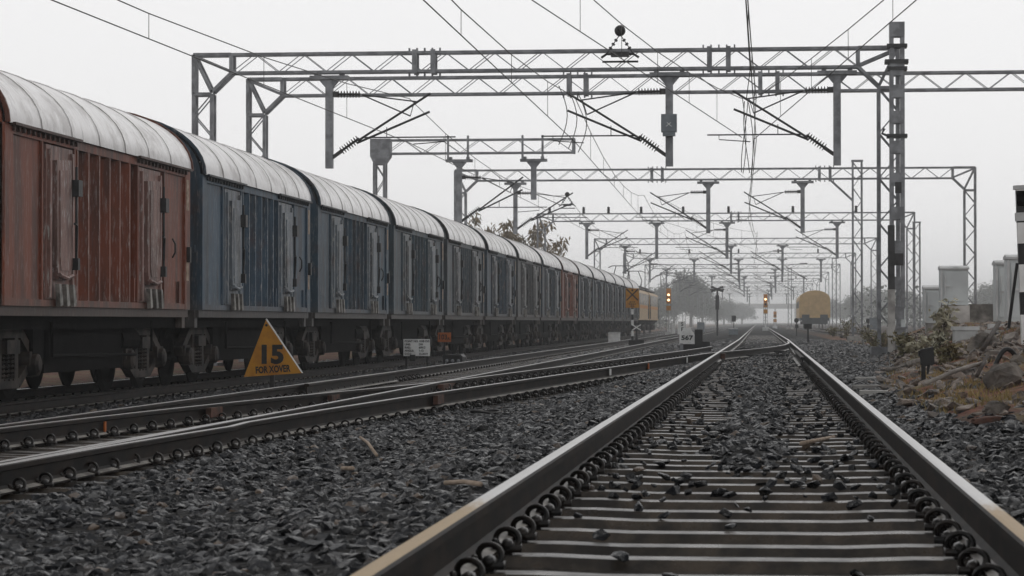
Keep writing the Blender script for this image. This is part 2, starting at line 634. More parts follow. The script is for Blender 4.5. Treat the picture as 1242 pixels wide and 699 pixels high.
def ballast(name, rows, dens, sc, mask_fn=None, seed=0, shapes=None, label='wet dark grey crushed stone lying around the tracks', mat='ballast', cat='ballast'):
    """patch of the ground between Y rows; stones are spread over it"""
    vs, fs = [], []
    cols = 90
    for y in rows:
        lo, hi = -.40 * y - 1.2, .17 * y + 1.2
        lo = max(lo, -13.2)
        for k in range(cols):
            x = lo + (hi - lo) * k / (cols - 1)
            vs.append((x, y, 0))
    a = np.array(vs)
    a[:, 2] = height(a[:, 0], a[:, 1]) - .004
    me = bpy.data.meshes.new(name)
    n = len(rows)
    fs = [(j * cols + k, j * cols + k + 1, (j + 1) * cols + k + 1, (j + 1) * cols + k) for j in range(n - 1) for k in range(cols - 1)]
    me.from_pydata(a.tolist(), [], fs)
    d = 1 - .955 * np.clip(soil_mask(a[:, 0], a[:, 1]) * 1.3, 0, 1)
    # nearly clear sleepers close to the camera
    dx = np.abs(a[:, 0] - nearx(a[:, 1]))
    d = d * np.where(dx < .8, np.where(dx < .42, .35 + .65 * sstep((a[:, 1] - 9.5) / 4), .6), 1)
    d = d * (.72 + .5 * np.array([noise.noise(Vector((p[0] * 1.3, p[1] * .8, 4))) for p in a]))
    if mask_fn is not None:
        d, a[:, 2] = mask_fn(a)
        me.vertices.foreach_set('co', a.astype(np.float32).ravel())
    d = np.maximum(d, 0) * dens
    at2 = me.attributes.new('density', 'FLOAT', 'POINT')
    at2.data.foreach_set('value', d.astype(np.float32))
    me.materials.append(M['ballast'])
    o = bpy.data.objects.new(name, me)
    C.objects.link(o)
    ng = bpy.data.node_groups.new(name, 'GeometryNodeTree')
    ng.interface.new_socket('Geometry', in_out='INPUT', socket_type='NodeSocketGeometry')
    ng.interface.new_socket('Geometry', in_out='OUTPUT', socket_type='NodeSocketGeometry')
    N = ng.nodes.new
    gi, go = N('NodeGroupInput'), N('NodeGroupOutput')
    dp = N('GeometryNodeDistributePointsOnFaces')
    dp.inputs['Seed'].default_value = seed
    na = N('GeometryNodeInputNamedAttribute')
    na.data_type = 'FLOAT'
    na.inputs['Name'].default_value = 'density'
    ci = N('GeometryNodeCollectionInfo')
    ci.inputs['Collection'].default_value = shapes or rocks
    ci.inputs['Separate Children'].default_value = True
    ci.inputs['Reset Children'].default_value = True
    ip = N('GeometryNodeInstanceOnPoints')
    ip.inputs['Pick Instance'].default_value = True
    rv = N('FunctionNodeRandomValue')
    rv.data_type = 'FLOAT_VECTOR'
    rv.inputs[0].default_value = (-.6, -.6, 0)
    rv.inputs[1].default_value = (.6, .6, 6.283)
    rs = N('FunctionNodeRandomValue')
    rs.data_type = 'FLOAT'
    rs.inputs[2].default_value = .022 * sc
    rs.inputs[3].default_value = .07 * sc
    L = ng.links.new
    L(gi.outputs[0], dp.inputs['Mesh'])
    L(na.outputs['Attribute'], dp.inputs['Density'])
    L(dp.outputs['Points'], ip.inputs['Points'])
    L(ci.outputs[0], ip.inputs['Instance'])
    L(rv.outputs[0], ip.inputs['Rotation'])
    L(rs.outputs[1], ip.inputs['Scale'])
    L(ip.outputs[0], go.inputs[0])
    md = o.modifiers.new('stones', 'NODES')
    md.node_group = ng
    return tag(o, label, cat, kind='stuff')


rubble_shapes = bpy.data.collections.new('rubble_shapes')
M['rubble'] = simple('broken_rubble', (.27, .22, .185), (.04, .034, .03), 1.3, .6, 0, .4, rand=True, bdist=.05)
for i in range(7):
    bm = rock_bm(16, .3 + .09 * (i % 4), 50 + i)
    me = bpy.data.meshes.new('rubble_stone')
    bm.to_mesh(me)
    bm.free()
    me.materials.append(M['rubble'])
    rubble_shapes.objects.link(bpy.data.objects.new('rubble_stone', me))
ballast('ballast', np.arange(3, 15.01, .3), 215, 1.0, seed=1)
ballast('ballast', np.arange(15, 32.01, .4), 200, 1.08, seed=2)
ballast('ballast', np.arange(32, 60.1, .6), 130, 1.35, seed=3)
ballast('ballast', np.arange(60, 115, 1.2), 50, 2.0, seed=4)



def on_sleepers(a):
    x, y = a[:, 0], a[:, 1]
    n = np.array([noise.noise(Vector((p[0] * 1.6, p[1] * .7, 8))) for p in a])
    d = (np.abs(x - nearx(y)) < .78) * (.12 + .88 * sstep((y - 9) / 5)) * np.clip(.45 + 1.6 * n, .06, 1)
    return d, np.full(len(a), -.172)


def on_slope(a):
    x, y = a[:, 0], a[:, 1]
    n = np.array([noise.noise(Vector((p[0] * 1.2, p[1] * .6, 2))) for p in a])
    return soil_mask(x, y) * (x > 0) * np.clip(.35 + 1.6 * n, .05, 1), height(x, y) + .01


ballast('loose_stones', np.arange(5, 95, .6), 38, .8, on_sleepers, 11, None, 'loose dark stones strewn over the nearest sleepers')
ballast('rubble', np.arange(14, 75, .6), 26, 2.1, on_slope, 12, rubble_shapes, 'broken brown and pale rubble scattered over the red soil', cat='rubble')

# ------------------------------------------------------------------ tracks
HEADW = .072
RAILP = [(-.075, -.172), (.075, -.172), (.075, -.161), (.03, -.147), (.0085, -.13), (.0085, -.048), (.036, -.037),
         (.036, -.009), (.027, -.002), (.012, 0), (-.012, 0), (-.027, -.002), (-.036, -.009), (-.036, -.037), (-.0085, -.048), (-.0085, -.13), (-.03, -.147), (-.075, -.161)]
TOPSEG = {8, 9, 10}
FOOTSEG = {2, 16}


def rail_sweep(mb, path, profile=RAILP):
    """path: list of (x, y, z of rail top)"""
    n = len(profile)
    vs, fs, ms = [], [], []
    for i, p in enumerate(path):
        a = Vector(path[max(i - 1, 0)])
        b = Vector(path[min(i + 1, len(path) - 1)])
        d = (b - a).normalized()
        s_ = Vector((d.y, -d.x, 0)).normalized()
        for (u, w) in profile:
            vs.append(Vector(p) + s_ * u + Vector((0, 0, w)))
    o = len(mb.v)
    mb.v += [tuple(v) for v in vs]
    for i in range(len(path) - 1):
        for k in range(n):
            k2 = (k + 1) % n
            mb.f.append((o + i * n + k, o + i * n + k2, o + (i + 1) * n + k2, o + (i + 1) * n + k))
            mb.m.append(1 if k in TOPSEG else (2 if k in FOOTSEG else 0))
    for i in (0, len(path) - 1):
        mb.f.append(tuple(o + i * n + k for k in range(n)))
        mb.m.append(0)


def seg_y(y0, y1):
    out = []
    y = y0
    while y < y1:
        out.append(y)
        y += 1.5 if y < 60 else (5 if y < 160 else 40)
    out.append(y1)
    return out


# prototype meshes for sleeper and clip (shared by every copy)
def sleeper_mesh():
    mb = MB()
    # concrete sleeper with a waist: deeper under the rails, lower in the middle
    prof = [(-1.37, -.187), (-1.05, -.180), (-.62, -.180), (-.4, -.188), (.4, -.188), (.62, -.180), (1.05, -.180), (1.37, -.187)]
    vs, fs = [], []
    for (x, z) in prof:
        vs += [(x, -.13, -.40), (x, -.1, z - .035), (x, -.066, z), (x, .066, z), (x, .1, z - .035), (x, .13, -.40)]
    for i in range(len(prof) - 1):
        for k in range(5):
            fs.append((i * 6 + k, i * 6 + k + 1, (i + 1) * 6 + k + 1, (i + 1) * 6 + k))
    fs += [tuple(range(6)), tuple((len(prof) - 1) * 6 + k for k in range(6))]
    mb.add(vs, fs)
    for sx in (-1, 1):
        mb.box(sx * G2 - .08, sx * G2 + .08, -.08, .08, -.181, -.1725)
        for e in (-1, 1):      # cast shoulders
            mb.box(sx * G2 + e * .105 - .02, sx * G2 + e * .105 + .02, -.03, .03, -.185, -.14, 1)
    return mb


def clip_mesh():
    mb = MB()
    pts = []
    for i in range(21):
        t = i / 20
        a = -PI * .25 + t * 2 * PI * 1.15
        pts.append((.041 * math.cos(a), -.05 + .10 * t, .03 + .036 * math.sin(a)))
    mb.tube(pts, .0105, 6)
    mb.lathe([(0, -.045), (.014, -.045), (.022, -.025), (.022, .025), (.014, .045), (0, .045)], (0, 0, .012), (0, 1, 0), 8)
    mb.box(-.05, .05, -.035, .035, -.012, .012)
    return mb


_p = sleeper_mesh().build('sleeper', ['sleeper', 'clip'])
SLEEPER = _p.data
C.objects.unlink(_p)
bpy.data.objects.remove(_p)
_p = clip_mesh().build('clip', 'clip', smooth=True)
CLIP = _p.data
C.objects.unlink(_p)
bpy.data.objects.remove(_p)
_sl_v = [tuple(v.co) for v in SLEEPER.vertices]
_sl_f = [tuple(p.vertices) for p in SLEEPER.polygons]
STEP = .55


def sleepers(root, xf, zf, y0, y1, nparts, clip_to, skew=None, clips=(-1, 1)):
    """single sleepers close by, the rest as one mass"""
    y = y0
    k = 0
    rest = MB()
    while y < y1:
        x, z = xf(y), zf(y)
        if k < nparts:
            o = bpy.data.objects.new('sleeper', SLEEPER)
            C.objects.link(o)
            o.parent = root
            o.location = (x, y + random.uniform(-.012, .012), z + random.uniform(-.004, .004))
            o.rotation_euler.z = random.uniform(-.006, .006) - (skew(y) if skew else 0)
            if y < clip_to:
                for sx in (-1, 1):
                    for e in clips:
                        c = bpy.data.objects.new('clip', CLIP)
                        C.objects.link(c)
                        c.parent = o
                        c.location = (sx * G2 + e * .105, random.uniform(-.006, .006), -.158)
                        c.rotation_euler.z = (0 if e < 0 else PI) + random.uniform(-.08, .08)
        else:
            rest.add([(a + x, b + y, c + z) for a, b, c in _sl_v], _sl_f)
        y += STEP
        k += 1
    if rest.v:
        o = rest.build('sleepers', 'sleeper', root)
        tag(o, kind='stuff')


def rail_obj(root, xf, zf, ys_, top='rail_top', name='rail'):
    mb = MB()
    rail_sweep(mb, [(xf(y), y, zf(y)) for y in ys_])
    return mb.build(name, ['rail_web', top, 'foot_pale'], root)


# nearest track
tn = thing('railway_track', 'nearest railway track with clean sleepers and bright rails running straight ahead', 'track', (0, 0, 0))
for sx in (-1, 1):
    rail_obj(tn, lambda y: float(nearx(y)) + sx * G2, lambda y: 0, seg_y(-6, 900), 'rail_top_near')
sleepers(tn, lambda y: float(nearx(y)), lambda y: 0, 3.0, 150, 100, 45)
# middle track
tm = thing('railway_track', 'middle railway track between the goods train and nearest track', 'track', (0, 0, 0))
for sx in (-1, 1):
    rail_obj(tm, lambda y: MID + sx * G2, lambda y: ZM, seg_y(-6, 900))
sleepers(tm, lambda y: MID, lambda y: ZM, 8.5, 150, 100, 45)
# track under the train
tt = thing('railway_track', 'dark railway track under the wheels of the goods train', 'track', (0, 0, 0))
for sx in (-1, 1):
    rail_obj(tt, lambda y: TRN + sx * G2, lambda y: ZT, seg_y(-6, 900))
sleepers(tt, lambda y: TRN, lambda y: ZT, 20, 200, 60, 0)
# siding of the yellow coach
ts = thing('railway_track', 'far right siding on which the yellow coach stands', 'track', (0, 0, 0))
SZ = -.08
for sx in (-1, 1):
    rail_obj(ts, lambda y: SID + sx * G2, lambda y: SZ, seg_y(118, 900))
sleepers(ts, lambda y: SID, lambda y: SZ, 119, 220, 60, 0)

# crossover from the middle to the nearest track
XA, XB, XC, XD = 11.8, 29.0, 54.8, 80.0
SLOPE = 1 / 8.75
NEARD = float(nearx(XD))


def xo(y):
    if y < XA:
        return MID
    if y < XB:
        return MID + (y - XA) ** 2 / (XB - XA) * SLOPE / 2
    if y < XC:
        return MID + (XB - XA) * SLOPE / 2 + (y - XB) * SLOPE
    if y < XD:
        return NEARD - (XD - y) ** 2 / (XD - XC) * SLOPE / 2
    return float(nearx(y))


# make both halves meet
_tot = (XB - XA) * SLOPE / 2 + (XC - XB) * SLOPE + (XD - XC) * SLOPE / 2
SLOPE *= (NEARD - MID) / _tot
tx = thing('crossover_track', 'crossover rails curving from the middle track across to the nearest track', 'track', (0, 0, 0))


def xz(off):
    return lambda y: float(rail_z(xo(y) + off)) + .0015


# closure rails: the left one leaves the middle track's left rail at the toe, the right one ends against the nearest track's right rail
rail_obj(tx, lambda y: xo(y) - G2 + .13 * (1 - min(1, max(0, (y - XA) / 8))), xz(-G2), [XA - 8 + .5 * i for i in range(int((66 - XA + 8) / .5))])
rail_obj(tx, lambda y: xo(y) + G2 - .08 * min(1, max(0, (y - XC - 10) / 14)), xz(G2), [24 + .5 * i for i in range(int((XD + 1 - 24) / .5))])
# inner switch rail of the straight route on the middle track (the pair of heads seen along the near rail)
rail_obj(tm, lambda y: MID + G2 + (-.13 * (1 - float(sstep((y - 8) / 17)))), lambda y: ZM + .001, [4 + .6 * i for i in range(33)], name='switch_rail')
rail_obj(tx, lambda y: xo(y) + G2 + (.0 if y > 22 else .0), lambda y: ZM + .0025 if xo(y) + G2 < -4.3 else float(rail_z(xo(y) + G2)) + .0025, [14 + .5 * i for i in range(21)], name='stock_rail')
# check rails
rail_obj(tm, lambda y: MID - G2 + .125, lambda y: ZM + .012, [33.5 + .75 * i for i in range(12)], 'foot_pale', 'check_rail')
rail_obj(tn, lambda y: float(nearx(y)) + G2 - .125, lambda y: .004, [44 + .75 * i for i in range(15)], 'rail_web', 'check_rail')
sleepers(tx, xo, lambda y: float(rail_z(xo(y))) - .004, 17.575, 70, 110, 52, skew=lambda y: math.atan((xo(y + .1) - xo(y - .1)) / .2))


def rusty(root, x, y, z, ln, h=.11, w=.05, name='spacer_block', m='rust'):
    return MB().box(x - w / 2, x + w / 2, y, y + ln, z - h, z).build(name, m, root)


# crossing noses: rusty manganese blocks where rails cross
_yf = next(y * .1 for y in range(200, 500) if xo(y * .1) - G2 > MID + G2)      # crossing nose of the middle track
rusty(tx, MID + G2 + .07, _yf - .6, ZM - .03, 2.8, .13, .09, 'crossing_block')
_yn = next(y * .1 for y in range(300, 700) if xo(y * .1) + G2 > float(nearx(y * .1)) - G2)
rusty(tx, float(nearx(_yn)) - G2 + .08, _yn, -.035, 2.2, .12, .09, 'crossing_block')
print('noses', _yf, _yn)
for (yy, off) in ((25.0, 0), (29.5, 0), (27.6, 1)):
    xx = (xo(yy) - G2 + .07) if off == 0 else (xo(yy) + G2 + .07)
    rusty(tx, xx, yy, float(rail_z(xx)) - .03, .55, .10, .055)
for yy in (15.6, 18.2, 22.0):
    rusty(tm, xo(yy) - G2 + .13 * (1 - min(1, max(0, (yy - XA) / 8))) + .024, yy, ZM - .05, .06, .1, .012, 'paint_mark', 'orange')
for yy, m in ((38.8, 'white_paint'), (42.5, 'orange'), (47, 'white_paint')):
    rusty(tx, xo(yy) + G2 + .045, yy, float(rail_z(xo(yy) + G2)) - .02, .2, .1, .02, 'paint_mark', m)
# point rods and slide bars across the crossover
for yy, xa, xb in ((44.5, -4.3, -3.4), (56.5, -.55, .6), (63.5, -.55, .65), (71, -.5, .7)):
    MB().cbox(((xa + xb) / 2, yy, float(rail_z((xa + xb) / 2)) - .13), (xb - xa, .12, .05)).build('stretcher_bar', 'steel_dark', tx)

# ------------------------------------------------------------------ covered goods wagons
WL, WHW = 10.05, 1.6
PITCH_W = 10.963
ZS, ZE, ZC = 1.28, 3.56, 4.57     # floor, eave, crest over the rail


def wagon_proto():
    root = thing('covered_wagon', 'w', 'goods wagon', (0, 0, 0), 'covered wagons of the goods train')
    L2 = WL / 2

    def Y(a):
        return a - L2
    # body shell: flat panels, pressed ribs and end walls
    b = MB()
    core = WHW - .13
    b.box(-core, core, -L2 + .062, L2 - .062, ZS, ZE)
    arch = [(WHW * .985 * math.cos(PI * i / 24), ZE - .02 + (ZC - ZE - .015) * math.sin(PI * i / 24)) for i in range(25)]
    for y0, y1 in ((-L2, -L2 + .06), (L2 - .06, L2)):
        b.prism([(WHW * .985, ZS)] + arch + [(-WHW * .985, ZS)], 'y', y0, y1)
    for e in (-1, 1):              # end wall stiffeners
        yy = e * L2
        for xx in (-.95, -.32, .32, .95):
            b.box(xx - .05, xx + .05, min(yy, yy + e * .09), max(yy, yy + e * .09), ZS, ZE + .45)
        b.box(-1.5, 1.5, min(yy, yy + e * .11), max(yy, yy + e * .11), 2.25, 2.37)
    for sx in (-1, 1):
        xo_, xi = sx * WHW, sx * core

        def sb(a, c, z0, z1, out=0.0):
            lo, hi = sorted((xi, xo_ + sx * out))
            b.box(lo, hi, Y(a), Y(c), z0, z1)
        sb(0, .34, ZS, ZE, .012)                 # corner posts
        sb(9.71, 10.05, ZS, ZE, .012)
        sb(.34, 9.71, ZS, ZS + .09, .006)        # bottom rail
        sb(.34, 9.71, ZE - .12, ZE, .004)        # top rail
        sb(.34, 1.62, ZS + .09, ZE - .12, -.03)  # plain panels
        sb(8.36, 9.71, ZS + .09, ZE - .12, -.03)
        for a in (1.62, 3.16, 6.62, 8.30):       # door posts
            sb(a, a + .06, ZS + .09, ZE - .12, .005)
        # pressed ribs (trapezoid section, extruded upwards)
        n = 6
        w = (6.62 - 3.22) / n
        for k in range(n):
            a = 3.22 + w * k
            pts = [(xi, Y(a)), (xi + sx * .012, Y(a)), (xo_ - sx * .002, Y(a + w * .12)), (xo_ - sx * .002, Y(a + w * .30)), (xi + sx * .012, Y(a + w * .46)), (xi + sx * .012, Y(a + w)), (xi, Y(a + w))]
            b.prism(pts, 'z', ZS + .09, ZE - .12)
            b.box(*sorted((xo_ - sx * .004, xo_ + sx * .006)), Y(a + w * .122), Y(a + w * .20), ZS + .1, ZE - .13, 1)
        for a in (.36, 3.2, 6.4, 9.3):
            sb(a, a + .05, ZS + .1, ZS + .45, .012)
    body = b.build('body', ['wagon_paint', 'door_paint'], root)
    # small pale plates on the corner post
    p = MB()
    p.box(WHW + .012, WHW + .018, Y(9.78), Y(9.95), 2.9, 3.4)
    p.box(WHW + .012, WHW + .018, Y(9.78), Y(9.93), 1.75, 2.05)
    p.build('label_plate', 'wood', body)
    g = MB()
    g.box(WHW + .012, WHW + .07, Y(9.8), Y(9.9), 2.05, 2.3)
    g.tube([(WHW + .03, Y(8.75), 2.4), (WHW + .08, Y(8.72), 2.32), (WHW + .08, Y(8.72), 2.18), (WHW + .03, Y(8.75), 2.1)], .014)
    g.build('grab_iron', 'steel_dark', body)
    # roof
    r = MB()
    nseg = 22
    for k in range(7):
        y0, y1 = -L2 + .05 + k * (WL - .1) / 7, -L2 + .05 + (k + 1) * (WL - .1) / 7
        vs = []
        for y in (y0, y1):
            for i in range(nseg + 1):
                a = PI * i / nseg
                vs.append(((WHW + .05) * math.cos(a), y, ZE + (ZC - ZE) * math.sin(a)))
        r.add(vs, [(i, i + 1, nseg + 2 + i, nseg + 1 + i) for i in range(nseg)])
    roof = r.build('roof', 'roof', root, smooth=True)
    r = MB()
    for k in range(1, 7):
        y = -L2 + .05 + k * (WL - .1) / 7
        pts = [((WHW + .056) * math.cos(PI * i / 22), y, ZE + (ZC - ZE + .008) * math.sin(PI * i / 22)) for i in range(23)]
        r.tube(pts, .009, 5)
    r.build('roof_seam', 'roof', roof)
    for e in (-1, 1):
        r = MB()
        pts = [((WHW + .045) * math.cos(PI * i / 22), e * (L2 - .02), ZE + (ZC - ZE) * math.sin(PI * i / 22)) for i in range(23)]
        r.tube(pts, .035, 6)
        r.build('roof_edge', 'wagon_paint', roof)
    # gutters over the doors
    for a, c in ((.2, 3.3), (6.5, 9.9)):
        gt = MB()
        gt.box(WHW + .02, WHW + .09, Y(a), Y(c), ZE - .02, ZE + .015)
        k = a + .1
        while k < c - .1:
            gt.box(WHW + .005, WHW + .045, Y(k), Y(k + .04), ZE - .085, ZE - .022)
            k += .22
        gt.build('gutter', 'wagon_paint', root)
    # doors
    for a, c in ((1.85, 3.12), (6.74, 8.1)):
        d = MB()
        x0, x1 = WHW - .03, WHW + .035
        ya, yc = Y(a), Y(c)
        d.box(WHW - .125, x0 + .02, ya, yc, ZS + .1, ZE - .14)
        ym, wd = (ya + yc) / 2, (yc - ya)
        # raised pressed panel with a rounded foot
        o = [(ym - wd * .30, ZE - .34), (ym + wd * .26, ZE - .30), (ym + wd * .30, ZS + .55), (ym + wd * .22, ZS + .36), (ym - wd * .22, ZS + .36), (ym - wd * .27, ZS + .55)]
        d.prism(o, 'x', x0 + .02, x1 + .03)
        o2 = [(ym + (y_ - ym) * .72, 2.4 + (z_ - 2.4) * .84) for y_, z_ in o]
        d.prism(o2, 'x', x1 + .03, x1 + .045)
        d.tube([(x1 + .05, ym - wd * .25, ZS + .42), (x1 + .06, ym, ZS + .38), (x1 + .05, ym + wd * .25, ZS + .42)], .03, 6)
        for s_ in (-.42, .42):
            d.box(x0 + .02, x1, ym + wd * s_ - .04, ym + wd * s_ + .04, ZS + .12, ZE - .2)
        door = d.build('door', 'door_paint', root)
        h = MB()
        for q in (-.28, -.02, .24):
            yy = ym + wd * q
            h.prism([(yy, ZS + .3), (yy + .1, ZS + .3), (yy + .2, ZS + .02), (yy + .06, ZS - .0)], 'x', x1, x1 + .06)
        h.build('hinge', 'foot_pale', door)
        h = MB()
        yb = ym + wd * .36
        h.tube([(x1 + .06, yb, ZS + .5), (x1 + .06, yb, ZS + 1.9)], .018)
        h.tube([(x1 + .06, yb, ZS + .75), (x1 + .1, yb - .12, ZS + 1.1), (x1 + .1, yb - .22, ZS + 1.12)], .02)
        h.box(x1, x1 + .12, yb - .1, yb + .1, ZS + 1.5, ZS + 1.72)
        h.box(x1, x1 + .1, yb - .05, yb + .05, ZS + .5, ZS + .66)
        h.build('latch', 'steel_dark', door)
    # underframe: sole bar with lit top lip, centre girder and brake gear
    u = MB()
    for sx in (-1, 1):
        lo, hi = sorted((sx * 1.40, sx * 1.56))
        u.box(lo, hi, -L2 - .05, L2 + .05, ZS - .125, ZS - .004)
    for e in (-1, 1):
        u.box(-1.5, 1.5, e * L2 - .1, e * L2 + .1, ZS - .3, ZS - .005)
        u.box(-.2, .2, min(e * L2, e * (L2 + .4)), max(e * L2, e * (L2 + .4)), .92, 1.2)
    u.build('solebar', 'wagon_paint', root)
    u = MB()
    u.box(-1.39, 1.39, -L2, L2, ZS - .3, ZS - .01)
    u.box(-1.25, 1.25, -2.1, 2.1, .38, ZS - .12)
    u.box(-.72, .72, -L2 + .1, L2 - .1, .36, ZS - .122)
    u.box(.9, 1.25, -2.6, -1.9, .5, 1.0)
    u.lathe([(0, -.5), (.2, -.5), (.2, .5), (0, .5)], (1.1, 2.5, .8), (0, 1, 0), 12)
    u.tube([(1.42, -2.3, ZS - .2), (1.42, -2.3, .62), (1.42, 2.2, .58)], .025)
    u.tube([(1.46, 3.05, 1.1), (1.46, 3.05, .62)], .02)
    u.build('brake_gear', 'under', root)
    # bogies
    for e in (-1, 1):
        yc = e * 3.52
        f = MB()
        for sx in (-1, 1):
            x0, x1 = sorted((sx * 1.06, sx * 1.20))
            out = [(-1.28, .52), (-1.28, .66), (-1.02, .74), (-.62, .98), (.62, .98), (1.02, .74), (1.28, .66), (1.28, .52), (1.1, .40), (.8, .42), (.52, .22), (-.52, .22), (-.8, .42), (-1.1, .40)]
            # cast frame with windows: upper chord, lower chord, columns
            def strip(pts, w):
                for p, q in zip(pts[:-1], pts[1:]):
                    f.bar(((x0 + x1) / 2, yc + p[0], p[1]), ((x0 + x1) / 2, yc + q[0], q[1]), x1 - x0 - .004 * random.random(), w)
            strip([(-1.22, .58), (-.95, .72), (-.55, .94), (.55, .94), (.95, .72), (1.22, .58)], .15)
            strip([(-1.0, .52), (-.48, .27), (.48, .27), (1.0, .52)], .13)
            for q in (-.36, .36):
                f.bar(((x0 + x1) / 2, yc + q, .27), ((x0 + x1) / 2, yc + q, .94), .13, .16)
            for q in (-1, 1):      # axle boxes
                f.lathe([(0, -.09), (.15, -.09), (.17, 0), (.15, .1), (.09, .13), (0, .13)], (sx * 1.2, yc + q * 1.0, .5), (sx, 0, 0), 12)
                f.box(*sorted((sx * 1.08, sx * 1.24)), yc + q * 1.0 - .2, yc + q * 1.0 + .2, .5, .68)
            f.box(*sorted((sx * 1.02, sx * 1.27)), yc - .28, yc + .28, .66, .84)
        f.box(-1.05, 1.05, yc - .2, yc + .2, .55, .9)
        fr = f.build('bogie', 'bogie_worn', root)
        for q in (-1, 1):
            w = MB()
            for sx in (-1, 1):
                w.lathe([(0, -.06), (.3, -.06), (.36, -.02), (.46, -.02), (.5, -.04), (.54, -.06), (.53, -.09), (.44, -.1), (.3, -.09), (0, -.1)], (sx * .93, yc + q * 1.0, .5), (sx, 0, 0), 28)
            w.lathe([(.09, -.95), (.09, .95)], (0, yc + q, .5), (1, 0, 0), 8)
            w.build('wheelset', 'under', fr)
        s_ = MB()
        for q in (-.19, 0, .19):
            pts = [(1.15 + .055 * math.cos(t * .9), yc + q + .055 * math.sin(t * .9), .32 + .34 * t / 40) for t in range(41)]
            s_.tube(pts, .016, 5)
        s_.build('spring', 'bogie_worn', fr)
    return root


WC = [(.195, .054, .027), (.05, .083, .115), (.043, .074, .10), (.056, .083, .10), (.072, .086, .095), (.048, .07, .09), (.08, .083, .083), (.055, .072, .085), (.19, .06, .032), (.06, .075, .088),
      (.05, .066, .08), (.058, .069, .08), (.048, .062, .075), (.058, .071, .08), (.05, .062, .072)]
WC = [WC[0]] + [(c[0] * 1.08, c[1] * 1.13, c[2] * 1.18) for c in WC[1:]]
ORD = ['first', 'second', 'third', 'fourth', 'fifth', 'sixth', 'seventh', 'eighth', 'ninth', 'tenth', 'eleventh', 'twelfth', 'thirteenth', 'fourteenth', 'fifteenth', 'sixteenth']
wlabels = [
    'rust brown covered wagon nearest the camera with two scraped doors',
    'dark blue grey covered wagon coupled next to the nearest rust brown wagon',
    'blue grey covered wagon, third from the camera in the goods train',
    'blue grey covered wagon, fourth from the camera, above the white information board',
    'greyer covered wagon, fifth from the camera in the goods train',
    'dark blue covered wagon, sixth from the camera in the goods train',
    'dirty grey covered wagon, seventh from the camera in the goods train',
    'dull blue covered wagon coupled just before the distant red brown wagon',
    'small distant red brown covered wagon among the blue ones',
    'blue grey covered wagon coupled just beyond the distant red brown wagon',
    'dark grey covered wagon, second one beyond the distant red brown wagon',
    'dark grey covered wagon, fourth last wagon before the locomotives',
    'dark grey covered wagon, third last wagon before the locomotives',
    'dark covered wagon, second last wagon before the locomotives',
    'dark covered wagon coupled directly to the ochre locomotives']
W0 = 29.88 + WL / 2
proto = wagon_proto()
for k in range(15):
    o = proto if k == 0 else copy_tree(proto)
    o.location = (TRN, W0 + PITCH_W * k, ZT)
    o['label'] = wlabels[k]
    for ch in [o] + list(o.children_recursive):
        c = WC[k]
        if ch.name.startswith('door'):
            c = tuple(x * .75 + (.10 if k in (0, 8) else .15) for x in c)
        if ch.name.startswith(('solebar', 'gutter')):
            c = tuple(x * .22 + .008 for x in c)
        if ch.name.startswith('roof_edge'):
            c = tuple(x * .6 for x in c)
        ch.color = (*c, 1)

